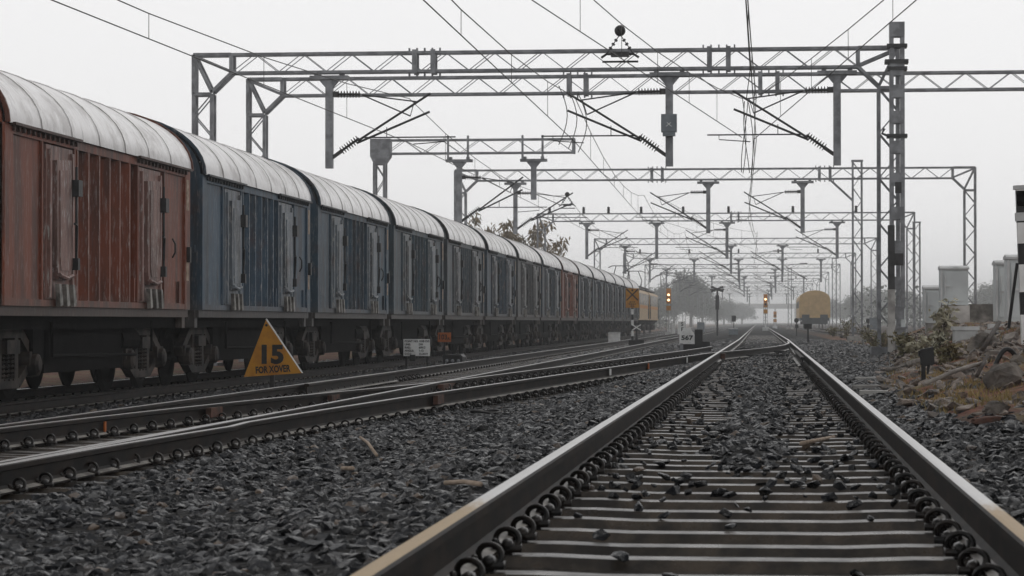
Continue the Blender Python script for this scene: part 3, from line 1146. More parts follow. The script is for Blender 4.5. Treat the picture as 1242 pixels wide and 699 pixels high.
# ------------------------------------------------------------------ locomotives
def loco(y0, ln, label, dark_front):
    root = thing('locomotive', label, 'locomotive', (TRN, y0 + ln / 2, ZT), 'ochre locomotives at the head of the goods train')
    h = ln / 2
    w = 1.5
    sec = [(-w, 1.25), (w, 1.25), (w, 3.45), (w - .12, 3.62), (w - .55, 3.8), (-w + .55, 3.8), (-w + .12, 3.62), (-w, 3.45)]
    b = MB()
    b.prism(sec, 'y', -h + .5, h - .5)
    nose = [(x * .96, z if z < 3 else z - .08) for x, z in sec]
    b.prism(nose, 'y', -h, -h + .5)
    b.prism(nose, 'y', h - .5, h)
    body = b.build('body', 'loco_dark' if dark_front else 'loco_cream', root)
    st = MB()
    st.box(w, w + .01, -h + .6, h - .6, 2.2, 2.45)
    st.build('band', 'loco_red', body)
    n = 7
    for k in range(n):
        pn = MB()
        yy = -h + 1.6 + k * (ln - 3.2) / (n - 1)
        pn.box(w + .004, w + .02, yy - .75, yy + .75, 2.5, 3.4)
        pn.build('side_window', 'glass_dark', body)
    for e in (-1, 1):
        dr = MB()
        dr.box(w, w + .03, e * (h - 1.5) - .35, e * (h - 1.5) + .35, 1.35, 3.3)
        dr.tube([(w + .05, e * (h - 1.05), 1.4), (w + .05, e * (h - 1.05), 2.6)], .02)
        dr.build('door', 'loco_dark', body)
    for e in (-1, 1):
        for x0, x1 in ((-1.2, -.1), (.1, 1.2)):
            MB().box(x0, x1, *sorted((e * (h + .004), e * (h + .02))), 2.6, 3.25).build('windscreen', 'glass_dark', body)
    rf = MB()
    rf.box(-1.2, 1.2, -h + 1, h - 1, 3.805, 3.92)
    for k in range(6):
        yy = -h + 2 + k * (ln - 4) / 5
        rf.box(-.6, .6, yy - .5, yy + .5, 3.92, 4.1)
        rf.lathe([(0, 0), (.12, 0), (.08, .1), (.12, .2), (.08, .3), (0, .36)], (.5, yy + .8, 3.92), (0, 0, 1), 8)
    rf.build('roof_equipment', 'steel_dark', root)
    pg = MB()
    yb = -h + 3.2
    for x in (-.55, .55):
        pg.tube([(x, yb - .9, 4.05), (x * 1.2, yb + .5, 4.75), (x * .7, yb - .4, 5.55)], .035)
        pg.tube([(x, yb + .9, 4.05), (x * 1.2, yb + .5, 4.75)], .03)
    for q in (-.15, .15):
        pg.tube([(-1.0, yb - .4 + q, 5.42), (-.7, yb - .4 + q, 5.56), (.7, yb - .4 + q, 5.56), (1.0, yb - .4 + q, 5.42)], .035)
    pg.build('pantograph', 'steel_dark', root)
    un = MB()
    un.box(-1.35, 1.35, -h, h, 1.05, 1.245)
    un.box(-1.2, 1.2, -1.6, 1.6, .35, 1.05)
    un.build('underframe', 'under', root)
    for e in (-1, 1):
        f = MB()
        f.box(1.08, 1.2, e * h * .6 - 2.2, e * h * .6 + 2.2, .55, .85)
        for q in (-1.5, 0, 1.5):
            f.lathe([(0, -.06), (.5, -.06), (.54, -.09), (.3, -.1), (0, -.1)], (.93, e * h * .6 + q, .5), (1, 0, 0), 18)
            f.box(1.06, 1.25, e * h * .6 + q - .2, e * h * .6 + q + .2, .35, .7)
        f.build('bogie', 'bogie', root)
    bf = MB()
    for e in (-1, 1):
        for x in (-.95, .95):
            bf.lathe([(.09, 0), (.09, .4), (.24, .4), (.24, .48), (0, .48)], (x, e * h, 1.1), (0, e, 0), 10)
    bf.build('buffer', 'steel_dark', root)
    return root


YL = W0 + PITCH_W * 14 + WL / 2 + .9
loco(YL, 19.5, 'ochre locomotive with dark windows coupled to the last covered wagon', False)
loco(YL + 20.6, 19.5, 'second ochre locomotive, farther end of the goods train', False)

# ------------------------------------------------------------------ yellow coach at the right
def coach():
    p = at(990, 400, 262)
    root = thing('railway_coach', 'yellow railway coach seen end on in the mist to the right', 'coach', (SID, 262, SZ))
    w = 1.62
    sec = [(-w, 1.15), (w, 1.15), (w, 3.1)] + [(w * math.cos(a), 3.1 + .95 * math.sin(a)) for a in [PI * i / 14 for i in range(1, 14)]] + [(-w, 3.1)]
    b = MB().prism(sec, 'y', 0, 21).build('body', 'coach', root)
    v = MB()
    v.prism([(-.55, 1.15), (.55, 1.15), (.55, 3.3), (.3, 3.5), (-.3, 3.5), (-.55, 3.3)], 'y', -.12, -.003)
    v.build('gangway', 'coach', b)
    g = MB()
    for s_ in (-1, 1):
        g.box(s_ * 1.05 - .3, s_ * 1.05 + .3, -.02, -.003, 2.35, 3.0)
    g.build('end_window', 'coach', b)
    for k in range(10):
        MB().box(-w - .01, -w + .003, 1.5 + 1.9 * k, 2.6 + 1.9 * k, 2.2, 2.9).build('side_window', 'glass_dark', b)
    u = MB()
    u.box(-1.5, 1.5, -.05, 21, .85, 1.147)
    u.box(-1.35, 1.35, -.1, -.052, .5, 1.5)
    for x in (-.95, .95):
        u.lathe([(.1, 0), (.1, .45), (.26, .45), (.26, .55), (0, .55)], (x, -.05, 1.08), (0, -1, 0), 12)
    u.box(-.2, .2, -.7, 0, .9, 1.15)
    u.build('headstock', 'loco_dark', root)
    for yy in (3, 17.5):
        bo = MB()
        for q in (-1.4, 1.4):
            for s_ in (-1, 1):
                bo.lathe([(0, -.05), (.46, -.05), (.5, -.09), (0, -.1)], (s_ * .93, yy + q, .47), (s_, 0, 0), 16)
        for s_ in (-1, 1):
            bo.box(*sorted((s_ * 1.05, s_ * 1.2)), yy - 1.9, yy + 1.9, .45, .8)
        bo.build('bogie', 'bogie', root)


coach()

# ------------------------------------------------------------------ overhead line portals
ZB0, ZB1 = 7.12, 7.60


def truss(mb, xa, xb, z0, z1, hw=.19, ch=.066, panel=.62, lace=.02):
    for y in (-hw, hw):
        mb.box(xa, xb, y - ch / 2, y + ch / 2, z0 - ch / 2, z0 + ch / 2)
        mb.box(xa, xb, y - ch / 2, y + ch / 2, z1 - ch / 2, z1 + ch / 2)
        n = max(2, int(round((xb - xa) / panel)))
        w = (xb - xa) / n
        for k in range(n):
            a, b = xa + w * k, xa + w * (k + 1)
            za, zb = (z0, z1) if k % 2 == 0 else (z1, z0)
            off = .025 if y > 0 else 0
            mb.bar((a + off, y, za), (b + off, y, zb), lace, lace)
    n = max(2, int((xb - xa) / 1.24))
    for k in range(n + 1):
        x = xa + (xb - xa) * k / n
        for z in (z0, z1):
            mb.bar((x, -hw, z), (x, hw, z), .03)


def lattice_leg(mb, xc, z0, z1, hw=.24, hy=.17, ch=.085, panel=.55):
    for x in (xc - hw, xc + hw):
        for y in (-hy, hy):
            mb.box(x - ch / 2, x + ch / 2, y - ch / 2, y + ch / 2, z0, z1)
    n = max(2, int((z1 - z0) / panel))
    h = (z1 - z0) / n
    for k in range(n):
        a, b = z0 + h * k, z0 + h * (k + 1)
        s_ = 1 if k % 2 == 0 else -1
        for y in (-hy, hy):
            mb.bar((xc - s_ * hw, y, a), (xc + s_ * hw, y, b), .03)
        for x in (xc - hw, xc + hw):
            mb.bar((x, -s_ * hy, a), (x, s_ * hy, b), .03)


def drop_arm(parent, x, z_top, z_bot, w=.19):
    mb = MB()
    mb.box(x - .5, x + .5, -.15, .15, z_top - .15, z_top - .05)
    for e in (-.33, .33):
        mb.box(x + e - .06, x + e + .06, -.1, .1, z_top - .04, z_top + .04)
    mb.prism([(x - .27, z_top - .16), (x + .27, z_top - .16), (x + .1, z_top - .36), (x - .1, z_top - .36)], 'y', -.05, .05)
    mb.box(x - w / 2, x + w / 2, -w / 2, w / 2, z_bot, z_top - .16)
    return mb.build('drop_arm', 'steel', parent)


def portal(Y, xl, xr, label, arms=(), leg_r=True, zb=6.6, splice=(), posts=(), armlen=2.45, name='lattice_gantry', dz=0):
    gl = gz_at(xl, Y)
    root = thing(name, label, 'gantry', (xl, Y, gl), 'lattice gantries over the tracks')
    z0, z1 = ZB0 - gl + dz, ZB1 - gl + dz
    ln = xr - xl
    k = 1.02
    bm_ = MB()
    truss(bm_, k, ln - (k if leg_r else 0), z0, z1)
    for x in ([k] + ([ln - k] if leg_r else [])):
        for y in (-.19, .19):
            bm_.box(x - .045, x + .045, y - .05, y + .05, z0 + .038, z1 - .038)
    for sp in splice:
        for q in (-.24, .24):
            for y in (-.2, .2):
                bm_.box(sp - xl + q - .06, sp - xl + q + .06, y - .055, y + .055, z0 - .07, z1 + .07)
        for j in range(5):
            for z in (z0 - .08, z1 + .08):
                bm_.box(sp - xl - .42 + j * .2, sp - xl - .38 + j * .2, -.05, .05, z - .05, z + .05)
    bm_.build('beam', 'steel', root)
    gr = gz_at(xr, Y)
    for xx, s_, ok, zg in ((0, 1, True, 0), (ln, -1, leg_r, gr - gl)):
        if not ok:
            continue
        lg = MB()
        lattice_leg(lg, xx + s_ * .26, zg - .2, z0 - .55)
        for y in (-.19, .19):
            a = xx + s_ * .02
            lg.bar((a, y, z0 - .55), (a, y, z1), .085)
            lg.bar((a, y, z1), (xx + s_ * k, y, z1), .085)
            lg.bar((a, y, z1), (xx + s_ * .5, y, z0 - .5), .075)
            lg.bar((a, y, z1 - .03), (xx + s_ * k, y, z0 + .03), .075)
            lg.bar((xx + s_ * k, y, z0), (xx + s_ * .5, y, z0 - .5), .075)
            lg.bar((a, y, z0 - .55), (xx + s_ * .5, y, z0 - .55), .085)
        lg.cbox((xx + s_ * .26, 0, zg - .06), (.9, .8, .3))
        lg.build('leg', 'steel', root)
    for ax in arms:
        drop_arm(root, ax - xl, z0 - .04, z0 - armlen)
    for px in posts:
        mb = MB()
        mb.lathe([(0, 0), (.07, 0), (.11, .06), (.07, .1), (.11, .16), (.07, .2), (.11, .26), (.07, .3), (.1, .38), (0, .42)], (px - xl, 0, z1 + .04), (0, 0, 1), 9)
        mb.build('post_insulator', 'insulator', root)
    return root


def rib_insulator(mb, p, q, r=.1, n=8):
    p, q = Vector(p), Vector(q)
    L_ = (q - p).length
    prof = [(.0, 0), (.03, 0)]
    for k in range(n):
        a = (k + .15) / n * L_
        prof += [(.032, a), (r, a + .25 * L_ / n), (r * .92, a + .4 * L_ / n), (.032, a + .6 * L_ / n)]
    prof += [(.03, L_), (0, L_)]
    mb.lathe(prof, p, q - p, 9)


def cantilever(x, Y, s_, label, zref=0, reach=2.65):
    """bracket on a drop arm; s_ = -1 reaches left, +1 right"""
    root = thing('cantilever_bracket', label, 'overhead line bracket', (x, Y, 4.9 + zref), 'cantilever brackets carrying the wires')
    Z = lambda z: z - 4.9
    f = s_ * .12
    t = MB()
    t.tube([(f + s_ * .62, 0, Z(5.33)), (s_ * reach, 0, Z(6.55))], .032)
    t.tube([(f + s_ * .6, .05, Z(5.28)), (s_ * reach * .99, .05, Z(6.08))], .032)
    t.build('bracket_tube', 'steel_dark', root)
    t = MB()
    a = (s_ * .85, 0, Z(6.53))
    t.tube([a, (s_ * reach * .86, 0, Z(6.34))], .02)
    t.tube([a, (s_ * reach * .8, .04, Z(5.97))], .02)
    t.tube([(s_ * reach * .84, 0, Z(6.33)), (s_ * reach * .8, .02, Z(5.97))], .012)
    t.build('stay_tube', 'steel_dark', root)
    i1 = MB()
    rib_insulator(i1, (s_ * .2, 0, Z(6.55)), (s_ * .82, 0, Z(6.54)))
    i1.box(*sorted((s_ * .08, s_ * .22)), -.06, .06, Z(6.48), Z(6.62))
    i1.build('insulator', 'insulator', root)
    i2 = MB()
    rib_insulator(i2, (s_ * .3, 0, Z(5.06)), (s_ * .78, 0, Z(5.40)), .115)
    i2.bar((s_ * .08, 0, Z(4.9)), (s_ * .32, 0, Z(5.07)), .09)
    i2.build('insulator', 'insulator', root)
    rg = MB()
    rg.tube([(s_ * .9, .03, Z(5.42)), (s_ * 3.3, .03, Z(5.42))], .02)
    rg.tube([(s_ * 3.0, .03, Z(5.42)), (s_ * 3.0, .03, Z(5.30)), (s_ * 2.2, .03, Z(5.24))], .014)
    rg.tube([(s_ * 1.5, .03, Z(5.42)), (s_ * 1.5, .03, Z(5.68))], .012)
    rg.build('registration_arm', 'steel_dark', root)
    return root


ARMS = (-11.1, -2.27, 2.0)
TRK = ('goods train', 'middle track', 'nearest track')
PY = [63.5, 70, 113, 159, 207, 252, 300, 348, 400, 450, 505, 560, 620]
portal(63.5, -14.68, 3.55, 'nearest lattice gantry with three long drop arms, ending at the tall post', ARMS, splice=(-8.6, -1.0), armlen=2.5)
portal(70, -14.6, 9.9, 'second lattice gantry just behind the nearest, passing behind the tall post', (), splice=(-5.1, .3))
portal(113, -13.9, 9.75, 'third lattice gantry, its right leg rising behind the pale cabinets', ARMS, splice=(-4.6, 3.0))
portal(159, -14.2, 9.9, 'fourth lattice gantry with small black insulators along its top', (-11.0, -6.5, -2.0, 5.0), splice=(-1.5,), posts=(-13.4, -11.2, -9.6, -7.5, -4.8, -1.9, 2.2, 6.2))
for k, y in enumerate(PY[4:]):
    portal(y, -13.7, 9.8, ORD[k + 4] + ' lattice gantry down the line, ' + ('greyed by mist' if k < 4 else 'very faint in the far mist'),
           ARMS if k % 2 == 0 else (-11.0, -6.5, -2.0, 2.4, 6.3), posts=(-12, -7, -2, 2, 6) if k % 3 == 1 else ())
for y, nm in ((63.5, 'nearest gantry'), (113, 'third gantry')):
    for ax, s_, t in zip(ARMS, (1, -1, -1), TRK):
        cantilever(ax, y, s_, 'insulated cantilever bracket over the %s on the %s' % (t, nm), reach=2.65)
for k, y in enumerate(PY[3:9]):
    for ax, s_, t in zip(ARMS if k % 2 else (-11.0, -2.0, 5.0), (1, -1, -1), TRK if k % 2 else ('goods train', 'middle track', 'coach siding')):
        cantilever(ax, y, s_, 'small distant cantilever bracket over the %s on the %s gantry' % (t, ORD[k + 3]))

# half portal over the train with a gusset head
def half_portal():
    Y = 92
    xl = -14.35
    gl = gz_at(xl, Y)
    root = thing('cantilever_gantry', 'short lattice gantry above the train with gusset plate head and free right end', 'gantry', (xl, Y, gl))
    z0, z1 = 6.95 - gl, 7.45 - gl
    b = MB()
    truss(b, .4, 7.5, z0, z1, panel=.7)
    for y in (-.19, .19):
        b.box(7.5 - .05, 7.5 + .05, y - .05, y + .05, z0 - .04, z1 + .04)
    for x in (2.8, 3.55, 5.6, 6.35):
        b.box(x - .04, x + .04, -.24, -.2, z0 - .25, z1 + .15)
    b.build('beam', 'steel', root)
    l = MB()
    lattice_leg(l, .2, 0, z0 - .35, hw=.19, ch=.11)
    l.cbox((.2, 0, -.05), (.9, .8, .3))
    l.build('leg', 'steel', root)
    g = MB()
    g.prism([(-.15, z1 + .06), (.62, z1 + .06), (.62, z0 - .1), (.4, z0 - .42), (0, z0 - .42), (-.15, z0 - .1)], 'y', -.24, .24)
    g.build('gusset_plate', 'steel', root)
    for x, ln in ((3.2, 3.4), (6.0, 1.75)):
        drop_arm(root, x, z0 - .18, z0 - ln, .2)
    cantilever(xl + 3.2, Y, 1, 'insulated cantilever bracket hanging behind the train roof on the short gantry', -.5, 2.4)


half_portal()


# junction box on the middle drop arm
def junction_box():
    p = Vector((-2.27, 63.5 - .12, 5.5))
    root = thing('junction_box', 'grey metal box strapped to the middle drop arm of the nearest gantry', 'junction box', p)
    MB().box(-.2, .2, -.2, 0, -.02, .44).build('box', 'grey_box', root)
    m = MB()
    m.box(-.17, .17, -.225, -.203, -.2 + .2, .4)
    m.box(-.16, .16, -.2, .0, -.12, -.022)
    m.build('door', 'grey_box', root)
    h = MB()
    h.bar((-.07, -.23, .12), (.05, -.23, .22), .012)
    h.bar((-.05, -.23, .22), (.07, -.23, .12), .012)
    h.build('emblem', 'white_paint', root)


junction_box()


# tall batten-plate mast
def mast():
    Y = 62.6
    x = at(1088.5, 430, Y).x
    g = gz_at(x, Y) - .05
    root = thing('portal_mast', 'tall steel post of twin channels with batten plates and yellow patch, right of tracks', 'mast', (x, Y, g))
    top = 8.12 - g
    m = MB()
    for s_ in (-1, 1):
        a = s_ * .135
        m.box(a - .05, a + .05, -.15, .15, .0, top)
    m.build('channel', 'steel', root)
    b = MB()
    zs = [.25, .85, 1.6, 2.5, 3.35, 4.2, 5.0, 5.75, 6.4, 6.95]
    for z in zs:
        b.box(-.16, .16, -.165, -.152, z, z + .32)
        b.box(-.16, .16, .152, .165, z, z + .32)
    b.box(-.187, .187, -.17, .17, top - .35, top + .02)
    b.build('batten_plate', 'steel', root)
    c = MB()
    for z in (4.3 + 1.1, 7.18 - g - .25, 7.6 - g - .1):
        c.box(-.25, .25, -.19, .22, z, z + .09)
    c.box(-.3, .28, -.2, .2, 7.1 - g, 7.2 - g)
    c.tube([(-.32, -.2, 5.62), (-.38, -.2, 5.5), (-.2, -.2, 5.42)], .035)
    c.build('clamp', 'steel_dark', root)
    p = MB()
    p.box(-.188, -.1, -.156, -.151, 1.25, 3.0)
    p.build('yellow_marking', 'yellow', root)
    k = MB()
    for i in range(11):
        k.box(-.17, -.12, -.161, -.157, 1.3 + i * .085, 1.34 + i * .085 + .012 * (i % 3))
    k.build('number_marking', 'black', root)
    d = MB()
    d.box(-.12, .14, -.2, -.166, 2.2, 2.5)
    d.box(-.06, .1, -.2, -.166, 4.0, 4.28)
    d.build('number_plate', 'steel_dark', root)
    e = MB()
    e.box(-.24, .24, -.22, -.166, .62, .66)
    e.box(-.2, .2, -.172, -.166, .1, .62)
    e.build('base_bracket', 'steel', root)
    f = MB()
    for s_ in (-1, 1):
        f.box(s_ * .135 - .053, s_ * .135 + .053, -.155, .155, 0, 1.12)
    f.build('painted_foot', 'cab', root)
    f = MB()
    f.box(-.25, -.075, -.36, -.19, -.1, 1.6)
    f.build('concrete_stub', 'concrete', root)
    q = MB()
    q.box(-.245, -.08, -.355, -.195, 1.6, 3.2)
    q.build('relay_case', 'steel_dark', root)


mast()


def lattice_mast(px, Y, top, label, brace=None, w=.2):
    x = at(px, 400, Y).x
    g = gz_at(x, Y)
    root = thing('lattice_mast', label, 'mast', (x, Y, g))
    m = MB()
    lattice_leg(m, 0, -.1, top - g, hw=w, hy=.15, ch=.08)
    m.box(-w - .06, w + .06, -.2, .2, top - g, top - g + .08)
    m.build('post', 'steel', root)
    if brace:
        b = MB()
        for y in (-.15, .15):
            b.bar((-w, y, 6.1 - g), (-w - brace, y, 7.08 - g), .075)
        b.build('knee_brace', 'steel', root)
    MB().box(-.45, .45, -.4, .4, -.15, .22).build('foundation', 'concrete', root)
    return root


lattice_mast(1040, 112.4, 7.85, 'slim lattice post with a knee brace under the third gantry beam', 1.05)
lattice_mast(1112, 158.2, 6.9, 'slim lattice post under the right end of the fourth gantry')
lattice_mast(958, 300.6, 7.0, 'faint thin lattice post just left of the coach', None)
lattice_mast(1012, 251.2, 7.0, 'faint lattice post just right of the yellow coach', None)

# ------------------------------------------------------------------ wires
def wire_run(label, pts, zc=5.27, zm=6.42, sag=.75, r=.011, rm=.011, dropper=7.5, mess_off=(0, 0)):
    """contact wire and messenger between supports; pts: (x, y)"""
    root = thing('overhead_wire', label, 'overhead wire', (pts[0][0], pts[0][1], 0), 'overhead wires along the tracks')
    ox, oy = pts[0]
    c, m, d = MB(), MB(), MB()
    cp, mp = [], []
    for (x0, y0), (x1, y1) in zip(pts[:-1], pts[1:]):
        n = max(4, int((y1 - y0) / 7))
        for i in range(n):
            t = i / n
            x, y = x0 + (x1 - x0) * t, y0 + (y1 - y0) * t
            z = zm - sag * 4 * t * (1 - t)
            cp.append((x - ox, y - oy, zc))
            mp.append((x - ox, y - oy, z))
            if 0 < t < 1 and y < 190 and i % 1 == 0:
                MB().tube([(x - ox, y - oy, zc), (x - ox, y - oy, z)], .006, 4).build('dropper', 'wire', root)
    x, y = pts[-1]
    cp.append((x - ox, y - oy, zc))
    mp.append((x - ox, y - oy, zm))
    c.tube(cp, r, 5)
    m.tube(mp, rm, 5)
    c.build('contact_wire', 'wire', root)
    m.build('messenger_wire', 'wire', root)
    return root


sup = [63.5, 113, 159, 207, 252, 300, 348, 400, 450, 505, 560, 620]
wire_run('pair of wires with droppers passing above the goods train', [(-11.2, 8), (-9.0, 63.5)] + [(-8.7, y) for y in sup[1:]])
wire_run('pair of wires with droppers above the middle track', [(-4.9, 8)] + [(-4.95 + .25 * (-1) ** k, y) for k, y in enumerate(sup)])
wire_run('pair of wires with droppers straight above the nearest track', [(-.3, 8)] + [(-.25 + .2 * (-1) ** k, y) for k, y in enumerate(sup)])
wire_run('faint pair of wires above the coach siding', [(SID + .2 * (-1) ** k, y) for k, y in enumerate(sup[3:])])


def oblique(label, p, q, dz=(1.1, 1.0), n=6, sag=.35):
    root = thing('crossing_wire', label, 'overhead wire', p, 'slanting overhead wires')
    p, q = Vector(p), Vector(q)
    c, m, d = MB(), MB(), MB()
    cp, mp = [], []
    for i in range(n + 1):
        t = i / n
        a = (q - p) * t
        b = a + Vector((0, 0, dz[0] + (dz[1] - dz[0]) * t - sag * 4 * t * (1 - t)))
        cp.append(a)
        mp.append(b)
        if 0 < i < n:
            MB().tube([a, b], .006, 4).build('dropper', 'wire', root)
    c.tube(cp, .011, 5).build('contact_wire', 'wire', root)
    m.tube(mp, .011, 5).build('messenger_wire', 'wire', root)


oblique('slanting pair of wires coming from upper centre down to the nearest track bracket', (-.42, 63.5, 5.35), tuple(at(645, 0, 42)), (1.0, 1.0))
_e = at(645, -160, 30)
oblique('slanting pair of wires from upper right corner down to the nearest track bracket', (-.1, 63.4, 5.3), tuple(at(1150, -33, 40)), (1.0, .45), 5, .1)
oblique('slanting pair of wires from the third gantry to the middle track', (-4.6, 113, 5.3), (-.3, 159, 5.3), (1.1, 1.1))


def jumper():
    root = thing('jumper_wire', 'bundle of loose jumper wires hanging by the nearest track bracket', 'overhead wire', (-.3, 63.3, 6.3))
    m = MB()
    for k in range(4):
        pts = []
        for i in range(9):
            t = i / 8
            pts.append((.06 * k - .1 + .09 * math.sin(3 * t + k * 2), .1 * k, -1.9 * t + .05 * math.cos(5 * t + k)))
        m.tube(pts, .011, 5)
    m.build('cable', 'wire', root)
    m = MB()
    m.tube([(0, 0, 0), (.1, -.6, .7), (-.05, -2, 3)], .012, 5)
    m.build('cable', 'wire', root)
    root2 = thing('jumper_wire', 'curled jumper wire hanging by the middle track bracket', 'overhead wire', (-4.85, 63.3, 6.9))
    m = MB()
    for k in range(3):
        m.tube([(.25 * k - .25 + .22 * math.sin(PI * t / 8), 0, -.2 - t * .19 - .1 * k) for t in range(9)], .012, 5)
    m.build('cable', 'wire', root2)


jumper()


def section_insulator(px, py, Y, label, k=1.0):
    p = at(px, py, Y)
    root = thing('section_insulator', label, 'insulator', p, 'section insulators on the wires')
    m = MB()
    m.tube([(-.42 * k, 0, -.02), (-.3 * k, 0, .06), (.3 * k, 0, .06), (.42 * k, 0, -.02)], .03 * k)
    m.tube([(-.4 * k, .1, -.1), (.4 * k, .1, -.1)], .025 * k)
    m.box(-.2 * k, .2 * k, -.1, .1, 0, .1 * k)
    m.build('runner', 'steel_dark', root)
    h = MB()
    for s_ in (-1, 1):
        h.tube([(s_ * .3 * k, 0, .06), (0, 0, .5 * k)], .012)
        for t in (.3, .5, .7):
            h.lathe([(0, -.03), (.04, -.02), (.04, .02), (0, .03)], (s_ * .3 * k * (1 - t), 0, .06 + .44 * k * t), (s_ * .3, 0, -.44), 8)
    h.build('hanger', 'steel_dark', root)
    b = MB()
    b.lathe([(.02, -.1 * k), (.1 * k, -.09 * k), (.13 * k, 0), (.1 * k, .09 * k), (.02, .1 * k)], (0, 0, .58 * k), (.3, 1, 0), 14)
    b.build('pulley', 'insulator', root, smooth=True)


section_insulator(752, 69, 55, 'dark pulley and hanging section insulator in the sky near the nearest gantry')
section_insulator(688, 250, 112, 'small hanging section insulator over the middle track under the third gantry', .9)

# ------------------------------------------------------------------ signs and trackside equipment on the left
def xover_sign():
    Y = 36.5
    a = at(296, 459, Y)
    b = at(367, 452, Y)
    t = at(323, 389, Y)
    c = (a + b) / 2
    g = gz_at(c.x, Y)
    root = thing('warning_sign', 'yellow triangular sign reading 15 for xover in front of the goods train', 'sign', (c.x, Y, g))
    w, zb, h = (b.x - a.x), min(a.z, b.z) - g + .02, t.z - a.z
    pl = MB()
    pl.prism([(-w / 2, zb), (w / 2, zb + .06), (t.x - c.x, zb + h)], 'y', -.012, .0)
    p = pl.build('panel', 'yellow', root)
    e = MB()
    e.prism([(w / 2 + .006, zb + .06), (t.x - c.x + .006, zb + h + .01), (t.x - c.x - .01, zb + h), (w / 2 - .012, zb + .06)], 'y', -.014, .014)
    e.build('edge', 'white_paint', p)
    text_mesh('numeral', '15', .37, p, 'black', .335, (-.035, -.017, zb + .325), bold=.018)
    text_mesh('lettering', 'FOR XOVER', .14, p, 'black', .53, (-.005, -.017, zb + .112), bold=.005, rot=(PI / 2, -.06, 0))
    m = MB()
    m.lathe([(.02, 0), (.02, .006), (0, .008)], (t.x - c.x + .005, -.013, zb + h - .09), (0, -1, 0), 10)
    m.build('bolt', 'black', p)
    q = MB()
    q.box(-.03 - .02, .03 - .02, .002, .05, -.15, zb + h - .3)
    q.build('post', 'black', root)


xover_sign()


def info_board():
    Y = 57
    a, b = at(489.5, 432, Y), at(521.5, 411.5, Y)
    c = (a + b) / 2
    g = gz_at(c.x, Y)
    w, h = b.x - a.x, b.z - a.z
    z = a.z - g
    root = thing('information_board', 'small white board with five lines of black writing beside the goods train', 'sign', (c.x, Y, g))
    p = MB().box(-w / 2, w / 2, -.01, .01, z, z + h).build('panel', 'white_paint', root)
    for k, (l, r) in enumerate((('POINT NO.', '103B D/S'), ('LINE:', 'DN'), ('RAIL:', '60KG'), ('ANGLE:', '1:12'), ('D.O.I:', '12.2019'))):
        zz = z + h * (.87 - .187 * k)
        text_mesh('lettering', l, h * .165, p, 'black', None, (-w * .46, -.014, zz), bold=.002, align='LEFT')
        text_mesh('lettering', r, h * .165, p, 'black', None, (w * .08, -.014, zz), bold=.002, align='LEFT')
    q = MB()
    for x in (-w * .4, w * .4):
        q.box(x - .025, x + .025, .012, .05, -.1, z + h * .9)
    q.box(-w * .25, -.03, -.05, .0, z - .12, z + .03)
    q.build('leg', 'black', root)


info_board()


def number_board():
    Y = 66
    a, b = at(531, 415, Y), at(547, 403.5, Y)
    c = (a + b) / 2
    g = gz_at(c.x, Y)
    w, h = b.x - a.x, b.z - a.z
    z = a.z - g
    root = thing('number_board', 'small orange board reading 103A beside the goods train', 'sign', (c.x, Y, g))
    p = MB().box(-w / 2, w / 2, -.01, .01, z, z + h).build('panel', 'orange', root)
    text_mesh('numeral', '103', h * .75, p, 'black', w * .6, (-w * .12, -.014, z + h * .5), bold=.004)
    text_mesh('numeral', 'A', h * .4, p, 'black', w * .2, (w * .32, -.014, z + h * .34), bold=.003)
    MB().box(-.025, .025, .012, .05, -.1, z + h * .8).build('post', 'black', root)


number_board()


def point_machine(px, py, Y, wpx, hpx, label):
    a = at(px, py, Y)
    w, h = wpx * Y / FPX, hpx * Y / FPX
    g = gz_at(a.x, Y)
    root = thing('point_machine', label, 'point machine', (a.x, Y, g))
    b = MB()
    b.box(-w / 2, w / 2, -.35, .35, .12, h)
    b.prism([(-w / 2 - .02, h), (w / 2 + .02, h), (w / 2 - .05, h + .07), (-w / 2 + .05, h + .07)], 'y', -.37, .37)
    b.build('casing', 'black', root)
    d = MB()
    for x in (-w * .3, 0, w * .3):
        d.lathe([(.045, 0), (.045, .03), (.02, .05), (0, .05)], (x, -.35, h * .7), (0, -1, 0), 10)
    d.bar((-w * .36, -.37, h * .45), (-w * .3, -.37, h * .75), .025)
    d.bar((w * .36, -.37, h * .45), (w * .3, -.37, h * .75), .025)
    d.build('lug', 'steel', root)
    f = MB()
    f.box(-w / 2 - .1, w / 2 + .1, -.25, -.1, -.05, .12)
    f.box(-w / 2 - .1, w / 2 + .1, .1, .25, -.05, .12)
    f.build('base_rail', 'steel_dark', root)
    return root


point_machine(551, 434, 64, 24, 15, 'low black point machine in front of the orange number board')


def box_cabinet(px, y0, y1, wpx, Y, label, mat, name='equipment_box', cat='box'):
    a, b = at(px, y1, Y), at(px, y0, Y)
    w = wpx * Y / FPX
    g = min(gz_at(a.x, Y), a.z)
    h = b.z - g
    root = thing(name, label, cat, (a.x, Y, g))
    m = MB()
    m.box(-w / 2, w / 2, -w * .3, w * .3, h * .12, h - .02)
    m.build('housing', mat, root)
    m = MB()
    m.prism([(-w / 2 - .03, h - .02), (w / 2 + .03, h - .02), (w / 2 - .02, h + .04), (-w / 2 + .02, h + .04)], 'y', -w * .33, w * .33)
    m.build('lid', 'cab_trim' if mat != 'black' else mat, root)
    m = MB()
    m.box(-w * .36, w * .36, -w * .3 - .015, -w * .3 - .002, h * .2, h * .85)
    m.build('door', mat, root)
    m = MB()
    for x in (-w * .4, w * .4):
        m.box(x - .03, x + .03, -.04, .04, -.1, h * .12)
    m.build('leg', 'steel_dark', root)
    return root


